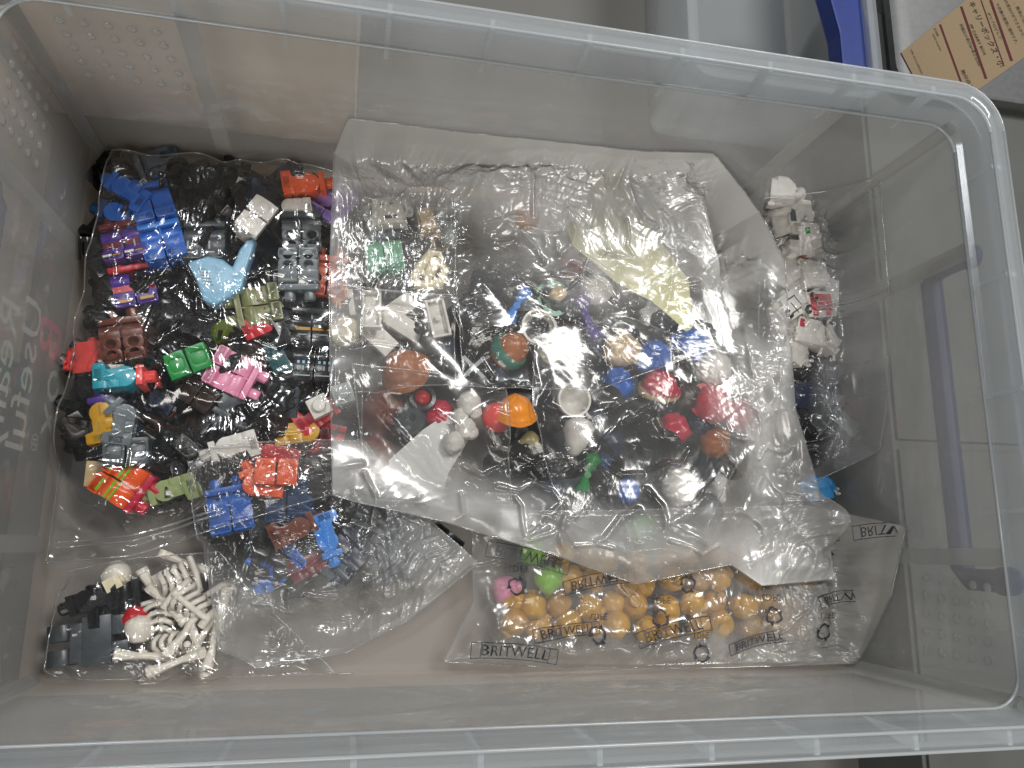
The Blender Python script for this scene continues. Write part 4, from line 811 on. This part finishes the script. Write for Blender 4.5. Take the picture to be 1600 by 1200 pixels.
    for (pts, h, w) in lines:
        Q = [np.array(unp(px, py, zz)[:2]) for (px, py, zz) in pts]; best = np.full_like(X, 99.)
        for A, Bq in zip(Q[:-1], Q[1:]):
            d, t = segdist(X, Y, A, Bq); best = np.minimum(best, d)
        kk = np.exp(-(best / (w * 2.0)) ** 2) * (.45 + 1.0 * vnoise(X * 1.7, Y * 1.7, seed + 30))
        wr += h * .75 * kk + kk * (.045 * ridged(X, Y, 2.4, seed + 31) + .02 * ridged(X, Y, 4.5, seed + 32))
    Zt = np.maximum(Zs + wr * fade, gob * .6 + Zs * .4 - .0)
    Zt = np.maximum(Zt, .08)
    t = thing(name, label, 'plastic bag', group)
    def sheet(nm, XX, YY, ZZ, mat, mk=None):
        h, w = ZZ.shape; vs = np.stack([XX, YY, ZZ], -1).reshape(-1, 3)
        i = np.arange(h - 1)[:, None] * w + np.arange(w - 1)[None]; f = np.stack([i, i + w, i + w + 1, i + 1], -1).reshape(-1, 4)
        me = bpy.data.meshes.new(nm); me.vertices.add(len(vs)); me.vertices.foreach_set('co', vs.astype(np.float32).ravel())
        me.loops.add(f.size); me.loops.foreach_set('vertex_index', f.astype(np.int32).ravel()); me.polygons.add(len(f)); me.polygons.foreach_set('loop_start', np.arange(0, f.size, 4, dtype=np.int32))
        me.update(); me.validate(); me.shade_smooth()
        if mk is not None: me.attributes.new('milk', 'FLOAT', 'POINT').data.foreach_set('value', mk.astype(np.float32).ravel())
        return inst(nm, me, mat, t)
    sheet('top_film', X, Y, Zt, film, milk)
    if bot:
        zbb = np.minimum(zb[::3, ::3], Zt[::3, ::3] - .03) if not cover else np.maximum(np.minimum(Z0[::3, ::3] * 0 + .05, Zt[::3, ::3] - .03), .02)
        sheet('bottom_film', X[::3, ::3], Y[::3, ::3], zbb, M_BOT)
    for sl in ((0, slice(None)), (-1, slice(None)), (slice(None), 0), (slice(None), -1)):
        pts = np.stack([X[sl], Y[sl], Zt[sl]], -1)[::2]
        inst('seam', G().tube([tuple(p) for p in pts], .03, 5).mesh('seam', smooth=180), M_SEAM, t)
    for (vv, uu0, uu1) in zips:
        for k in (0, 1):
            r = min(nv - 1, int((vv + .012 * k) * (nv - 1))); a, b = int(uu0 * (nu - 1)), int(uu1 * (nu - 1)) + 1
            inst('zip_strip', G().tube([(X[r, c], Y[r, c], Zt[r, c] + .05) for c in range(a, b, 2)], .05, 6).mesh('zip_strip', smooth=180), M_SEAM, t)
    ix = ((X - GX0) / GR).astype(int).clip(0, GNX - 1); iy = ((Y - GY0) / GR).astype(int).clip(0, GNY - 1)
    H = np.full_like(Gz, -1); np.maximum.at(H, (ix, iy), Zt); H = dil(H, 1)
    BAGS[name + label] = (t, H)
    Gz = np.maximum(Gz, H)
    return t, H
zl = lambda z, *pts: [(a, b, z) for a, b in pts]
# right bag of torsos
bag('zip_bag', 'clear zip bag of white torsos standing against the right wall', [(1190, 288, 3.2), (1290, 280, 4.4), (1350, 270, 5.6), (1385, 284, 6.0)], [(1385, 284, 6.0), (1391, 450, 5.9), (1394, 600, 5.4), (1382, 700, 4.4)], [(1190, 795, 1.4), (1260, 758, 2.0), (1320, 730, 3.0), (1382, 700, 4.4)], [(1190, 288, 3.0), (1185, 500, 2.4), (1190, 795, 1.4)], M_FILM3, 150, 280, crinkle=1.5, hull=2, wires=24, cmask=lambda u, v: np.clip(np.maximum((v - .5) * 6, (u - .45) * 6), .05, 1), amask=lambda u, v: .3 + .7 * np.clip(np.maximum((v - .5) * 6, (u - .45) * 6), 0, 1), mmask=lambda u, v: .5 + 4.5 * np.clip((u - .5) * 5, 0, 1), amp=.09, creases=70, seed=11,
    lines=[([(1330, 700, 3), (1335, 655, 3), (1365, 640, 3)], .2, .09), ([(1335, 690, 3), (1350, 712, 3)], .2, .09), ([(1290, 505, 3.4), (1305, 550, 3.4)], .15, .08), ([(1315, 300, 4), (1340, 295, 4), (1365, 305, 4)], .2, .1)], zips=[(.42, .55, 1.0)])
# lower left bag of skeleton parts
bag('zip_bag', 'small clear zip bag of white skeleton parts in the near left corner', zl(1.3, (108, 892), (210, 872), (345, 862)), [(345, 862, 1.3), (420, 950, 1.0), (552, 1078, .4)], [(82, 1042, .7), (130, 1064, .6), (300, 1056, .6), (400, 1058, .5), (552, 1078, .4)], [(108, 892, 1.2), (85, 990, .9), (82, 1042, .7)], M_FILM, 170, 120, amp=.07, wires=8, creases=40, seed=21,
    lines=[([(205, 900, 1.6), (245, 885, 1.6)], .12, .06), ([(150, 1030, 1.3), (205, 1010, 1.3)], .12, .06), ([(255, 1000, 1.6), (300, 1000, 1.6)], .12, .06)])
# printed bag of yellow heads
wr_ = lambda a, b: (a, b, at_wall(a, b, 'right')[2] - .08)
bF = bag('printed_bag', 'clear printed bag of yellow toy heads along the front wall', [(735, 800, 1.6), (900, 800, 1.8), (1260, 790, 2.4), wr_(1420, 824)], [wr_(1420, 824), wr_(1396, 930), wr_(1345, 1036)], [(692, 1034, .9), (850, 1042, .8), (1100, 1044, 1.2), wr_(1345, 1036)], [(735, 800, 1.6), (740, 940, 1.4), (692, 1034, .9)], M_FILM4, 300, 130, crinkle=1.0, hull=5, wires=16, mmask=lambda u, v: .8 + 1.1 * np.clip((u - .70) * 6, 0, 1), amask=lambda u, v: 1 + 1.2 * np.clip((u - .72) * 6, 0, 1), amp=.10, creases=60, seed=31,
    lines=[([(715, 1008, 1.4), (860, 1012, 1.4), (1000, 1020, 1.4), (1090, 1022, 1.4)], .75, .26), ([(1000, 1000, 1.9), (1080, 985, 1.9), (1140, 958, 1.9), (1210, 955, 1.9), (1230, 995, 1.9)], .28, .16), ([(870, 985, 2.0), (940, 940, 2.0)], .2, .12)])
# left bag of legs
bag('zip_bag', 'tall clear zip bag of dark toy legs against the left wall', [(180, 242, 1.6), (330, 262, 1.4), (450, 270, 1.4), (565, 300, 1.6)], zl(1.6, (565, 300), (565, 520), (565, 760)), [(72, 880, 1.2), (210, 868, 1.2), (330, 832, 1.3), (565, 760, 1.6)], [(180, 242, 1.6), (150, 400, 1.4), (112, 600, 1.4), (72, 880, 1.2)], M_FILM, 250, 330, hull=3, wires=44, crinkle=.3, amp=.028, creases=60, seed=41, cl=(1.5, 4),
    lines=[([(262, 350, 2.4), (232, 385, 2.4), (240, 395, 2.4), (222, 425, 2.4)], 0.42, 0.12), ([(290, 370, 2.6), (275, 400, 2.6), (240, 430, 2.6), (215, 438, 2.6)], 0.42, 0.11), ([(288, 405, 2.6), (262, 440, 2.6), (240, 458, 2.6)], 0.36, 0.11), ([(420, 355, 2.8), (380, 400, 2.8), (340, 435, 2.8)], 0.33, 0.09), ([(155, 585, 2.4), (235, 563, 2.5), (270, 582, 2.5), (245, 620, 2.4)], 0.49, 0.11), ([(300, 605, 2.4), (350, 620, 2.4)], 0.36, 0.12), ([(240, 675, 2.3), (180, 695, 2.3), (140, 710, 2.2)], 0.27, 0.10), ([(190, 790, 1.9), (205, 800, 1.9), (232, 802, 1.9)], 0.42, 0.12), ([(310, 535, 2.5), (340, 540, 2.5)], 0.36, 0.12)], zips=[(.955, 0.02, .55)])
# near middle bag
bag('zip_bag', 'clear zip bag of blue and orange legs in the near middle', zl(2.3, (300, 738), (335, 702), (480, 690), (570, 690)), [(570, 690, 2.3), (645, 790, 2.0), (748, 880, 1.6)], [(348, 1010, 1.1), (400, 1044, 1.0), (540, 1020, 1.0), (640, 968, 1.2), (748, 880, 1.6)], [(300, 738, 2.3), (306, 800, 1.9), (332, 910, 1.4), (348, 1010, 1.1)], M_FILM2, 240, 220, crinkle=1.6, wires=40, mmask=lambda u, v: .25 + 1.0 * np.clip((v - .45) * 4, 0, 1) + .6 * np.clip((u - .7) * 4, 0, 1), amp=.12, creases=110, seed=51, cl=(.8, 2.4),
    lines=[([(330, 870, 2), (335, 910, 2)], .25, .1), ([(505, 800, 2.5), (515, 845, 2.5)], .25, .09), ([(540, 830, 2.3), (560, 880, 2.3)], .25, .09), ([(600, 870, 2.1), (625, 830, 2.1), (630, 790, 2.2)], .25, .09), ([(455, 930, 1.8), (460, 985, 1.6)], .25, .1)])
Gunder = Gz.copy()
# small bags inside the big one
grp = 'small bags inside the big bag'
bag('inner_bag', 'small inner bag of grey and tan parts at the far left of the big bag', zl(2.6, (535, 262), (720, 255)), zl(2.6, (720, 255), (708, 466)), zl(2.5, (526, 446), (708, 466)), zl(2.5, (535, 262), (526, 446)), M_FILM3, 100, 100, crinkle=.3, hull=3, amp=.05, creases=14, seed=61, bot=False)
bag('inner_bag', 'small inner bag of white tiles below the tan rings', zl(2.5, (526, 448), (706, 466)), zl(2.5, (706, 466), (712, 600)), zl(2.4, (524, 622), (712, 600)), zl(2.4, (526, 448), (524, 622)), M_FILM3, 100, 90, crinkle=.15, hull=3, amp=.03, creases=8, seed=62, bot=False)
bag('inner_bag', 'small inner bag with the white paper tag and fluffy hair', zl(2.5, (550, 575), (690, 590), (786, 612)), zl(2.5, (786, 612), (800, 790)), zl(2.2, (575, 782), (800, 796)), zl(2.4, (550, 575), (575, 782)), M_FILM3, 120, 110, crinkle=.15, hull=3, amp=.03, creases=8, seed=63, bot=False, lines=[([(580, 625, 2.8), (650, 700, 2.8)], .15, .08), ([(660, 690, 2.8), (690, 735, 2.8), (760, 770, 2.8)], .25, .1)], zips=[(.9, 0, 1)])
bag('inner_bag', 'crinkled inner bag of hats holding the yellow note', [(710, 290, 3.6), (900, 262, 3.9), (1080, 275, 3.9)], [(1080, 275, 3.9), (1110, 400, 3.6), (1130, 540, 3.0)], zl(2.7, (725, 605), (930, 620), (1130, 560)), [(710, 290, 3.4), (712, 440, 2.8), (725, 605, 2.7)], M_FILM3, 240, 190, crinkle=1.8, cmask=lambda u, v: np.clip((.95 - v) * 4, .1, 1), mmask=lambda u, v: .6 + 1.6 * np.clip((.5 - v) * 3, 0, 1), amp=.10, creases=120, seed=64, bot=False, cl=(.5, 1.6))
bag('inner_bag', 'inner bag of dark hats with the white helmet, at the near right', zl(2.8, (828, 545), (960, 500), (1172, 560)), zl(2.7, (1172, 560), (1165, 700), (1085, 850)), zl(2.3, (880, 810), (985, 862), (1085, 850)), zl(2.6, (828, 545), (826, 640), (880, 810)), M_FILM3, 170, 160, crinkle=.05, hull=9, wires=10, amp=.02, creases=14, seed=65, bot=False, lines=[([(1055, 535, 3), (1060, 600, 3), (1045, 640, 3)], .25, .08), ([(860, 605, 3), (845, 635, 3), (870, 645, 3)], .2, .07)])
wb = lambda a, b: (a, b, at_wall(a, b, 'back')[2] - .06)
bag('big_zip_bag', 'big milky zip bag of hats and hair in the middle of the box', [wb(545, 180), wb(700, 200), wb(860, 216), wb(1000, 232), wb(1112, 236)], [wb(1112, 236), (1185, 330, 4.2), (1226, 410, 4.0), (1242, 640, 3.4), (1290, 800, 2.6), (1302, 905, 2.2)], [(520, 775, 2.3), (560, 787, 2.2), (700, 817, 2.2), (870, 870, 2.1), (990, 912, 2.0), (1142, 882, 2.2), (1190, 915, 2.2), (1302, 905, 2.2)], [wb(545, 180), (522, 240, 3.8), (514, 450, 2.8), (520, 775, 2.3)], M_FILM2, 380, 350, crinkle=1.1, hull=6, wires=110, amask=lambda u, v: .12 + 1.1 * np.clip((.16 - v) * 9, 0, 1) + .9 * np.clip((u - .86) * 9, 0, 1) + .5 * np.clip((v - .93) * 16, 0, 1) + .88 * np.clip((.5 - v) * 4, 0, 1) + .78 * np.clip((u - .70) * 5, 0, 1) * np.clip((v - .4) * 4, 0, 1), cmask=lambda u, v: np.clip((.62 - v + .25 * u) * 4, .06, 1), mmask=lambda u, v: .20 + 4.6 * np.clip((.27 - v) * 6, 0, 1) + 2.8 * np.clip((.47 - v) * 5, 0, 1) * np.clip((u - .30) * 5, 0, 1) * np.clip((v - .05) * 5, 0, 1) + 2.6 * np.clip((u - .78) * 7, 0, 1) + 2.6 * np.clip((v - .84) * 9, 0, 1) + 1.0 * np.clip((.10 - u) * 12, 0, 1), amp=.11, creases=170, seed=71, cl=(.8, 3.5),
    lines=[([(640, 190, 4.8), (618, 220, 4.6), (660, 270, 4.4)], .2, .1), ([(740, 215, 4.6), (760, 250, 4.4), (740, 290, 4.2)], .2, .1), ([(705, 490, 3.2), (720, 530, 3.2), (735, 580, 3.2)], .15, .07), ([(1190, 280, 4.4), (1215, 420, 4.2), (1215, 640, 3.8)], .25, .14), ([(1150, 300, 4.4), (1180, 480, 4.0), (1210, 620, 3.6)], .25, .14), ([(1180, 880, 2.8), (1290, 820, 2.8)], .12, .1), ([(1100, 850, 2.8), (1045, 820, 2.8), (1180, 700, 3.0)], .15, .1), ([(545, 185, 4.8), (600, 260, 4.2), (690, 300, 3.8)], .15, .1)], zips=[])
# printing on the bag of heads
tF, HF = bF; HFd = HF.copy()
M_PRT = plastic('print_ink', '343842', rough=.5)
def drape_mesh(name, me, px, py, z, ang, mat, flip=1, arcw=0.0, sx=1.0):
    c = unp(px, py, z); a = math.radians(ang); n = len(me.vertices); v = np.empty(n * 3, np.float32); me.vertices.foreach_get('co', v); v = v.reshape(-1, 3)
    x, y = v[:, 0] * sx, v[:, 1] * flip
    y = y - arcw * x * x
    wx = c[0] + x * math.cos(a) - y * math.sin(a); wy = c[1] + x * math.sin(a) + y * math.cos(a)
    zc = float(np.median(look(HFd, c[0] + np.linspace(-.4, .4, 9), c[1] + np.linspace(-.2, .2, 9)))); zc = z if zc < .3 else zc
    wz = np.clip(look(HFd, wx, wy), zc - .12, zc + .3) + .035
    me.vertices.foreach_set('co', np.stack([wx, wy, wz], 1).astype(np.float32).ravel()); me.update()
    inst(name, me, mat, tF)
def frame_mesh(w, h, t):
    g = G(); k = 14
    for (sy) in (1, -1):
        P = [(-w + 2 * w * i / k, sy * h) for i in range(k + 1)]; Q = [(p[0], p[1] + t) for p in P]; g.add([(p[0], p[1], 0) for p in P] + [(q[0], q[1], 0) for q in Q], [(i, i + 1, k + 2 + i, k + 1 + i) for i in range(k)])
    for sx in (1, -1): g.add([(sx * w, -h, 0), (sx * w + t, -h, 0), (sx * w + t, h, 0), (sx * w, h, 0)], [(0, 1, 2, 3)])
    for sx in (.78, -.78): g.add([(sx * w, -h, 0), (sx * w + t, -h, 0), (sx * w + t, h, 0), (sx * w, h, 0)], [(0, 1, 2, 3)])
    return g.mesh('logo_frame')
def recycle(s, t):
    g = G()
    for k in range(3):
        a = math.radians(90 + 120 * k); R2_ = lambda p: (p[0] * math.cos(a) - p[1] * math.sin(a), p[0] * math.sin(a) + p[1] * math.cos(a), 0)
        P = [(s * .95 * math.cos(math.radians(q)), s * .95 * math.sin(math.radians(q))) for q in (-28, -10, 10, 28)]; pts = [(s * .55, -s * .62), (s * .9, -s * .25), (s * 1.0, 0), (s * .85, s * .28), (s * .55, s * .5)]
        Q = [(p[0] - t * .9, p[1]) for p in pts]
        g.add([R2_(p) for p in pts] + [R2_(q) for q in Q], [(i, i + 1, 6 + i, 5 + i) for i in range(4)])
        g.add([R2_((s * .3, s * .45)), R2_((s * .75, s * .8)), R2_((s * .8, s * .3))], [(0, 1, 2)])
    return g.mesh('recycling_mark')
for (px, py, a, fl, sc) in ((800, 1016, -5, 1, 1.0), (820, 868, -12, -1, 1.0), (1338, 828, 4, -1, .95), (1045, 983, 12, 1, .95), (1330, 932, 8, -1, .8), (930, 905, 10, -1, .9), (880, 984, 6, 1, .8), (1180, 1000, 14, 1, .8)):
    z = 1.6 if px < 1250 else 2.6
    drape_mesh('logo_print', text_mesh('BRITWELL', .60 * sc), px, py, z, a, M_PRT, fl, .03)
    drape_mesh('logo_frame', frame_mesh(1.75 * sc, .30 * sc, .032), px, py, z, a, M_PRT, fl, .03)
for (px, py, a, fl) in ((805, 915, 180, 1), (1070, 912, 170, 1), (1028, 965, 0, 1), (1300, 990, 60, -1), (1308, 868, 20, -1), (1197, 960, 10, 1), (1085, 1018, 80, 1), (1400, 880, 30, -1), (930, 990, 170, 1)):
    z = 1.6 if px < 1250 else 2.6
    drape_mesh('recycling_mark', recycle(.40, .11), px, py, z, a, M_PRT, fl)
    drape_mesh('lettering', text_mesh('LDPE', .36), px + 2, py - 28, z, 0, M_PRT, -1)
# toys on the shelf in front of the box, seen under the rim
for (px, py, me, c, lb) in ((1500, 1225, b24, 'dark_red', 'dark red brick on the shelf in front of the box'), (1392, 1225, b22, 'dark_orange', 'orange brick on the shelf in front of the box'), (1585, 1222, b24, 'navy', 'navy brick on the shelf in front of the box')):
    p = unp(px, py, 0); o = tagm(inst('toy_brick', me, C(c)), lb, 'toy brick'); o.matrix_world = Matrix.Translation((p[0], min(p[1], -14), -.3)) @ Matrix.Rotation(random.uniform(0, 3), 4, 'Z')
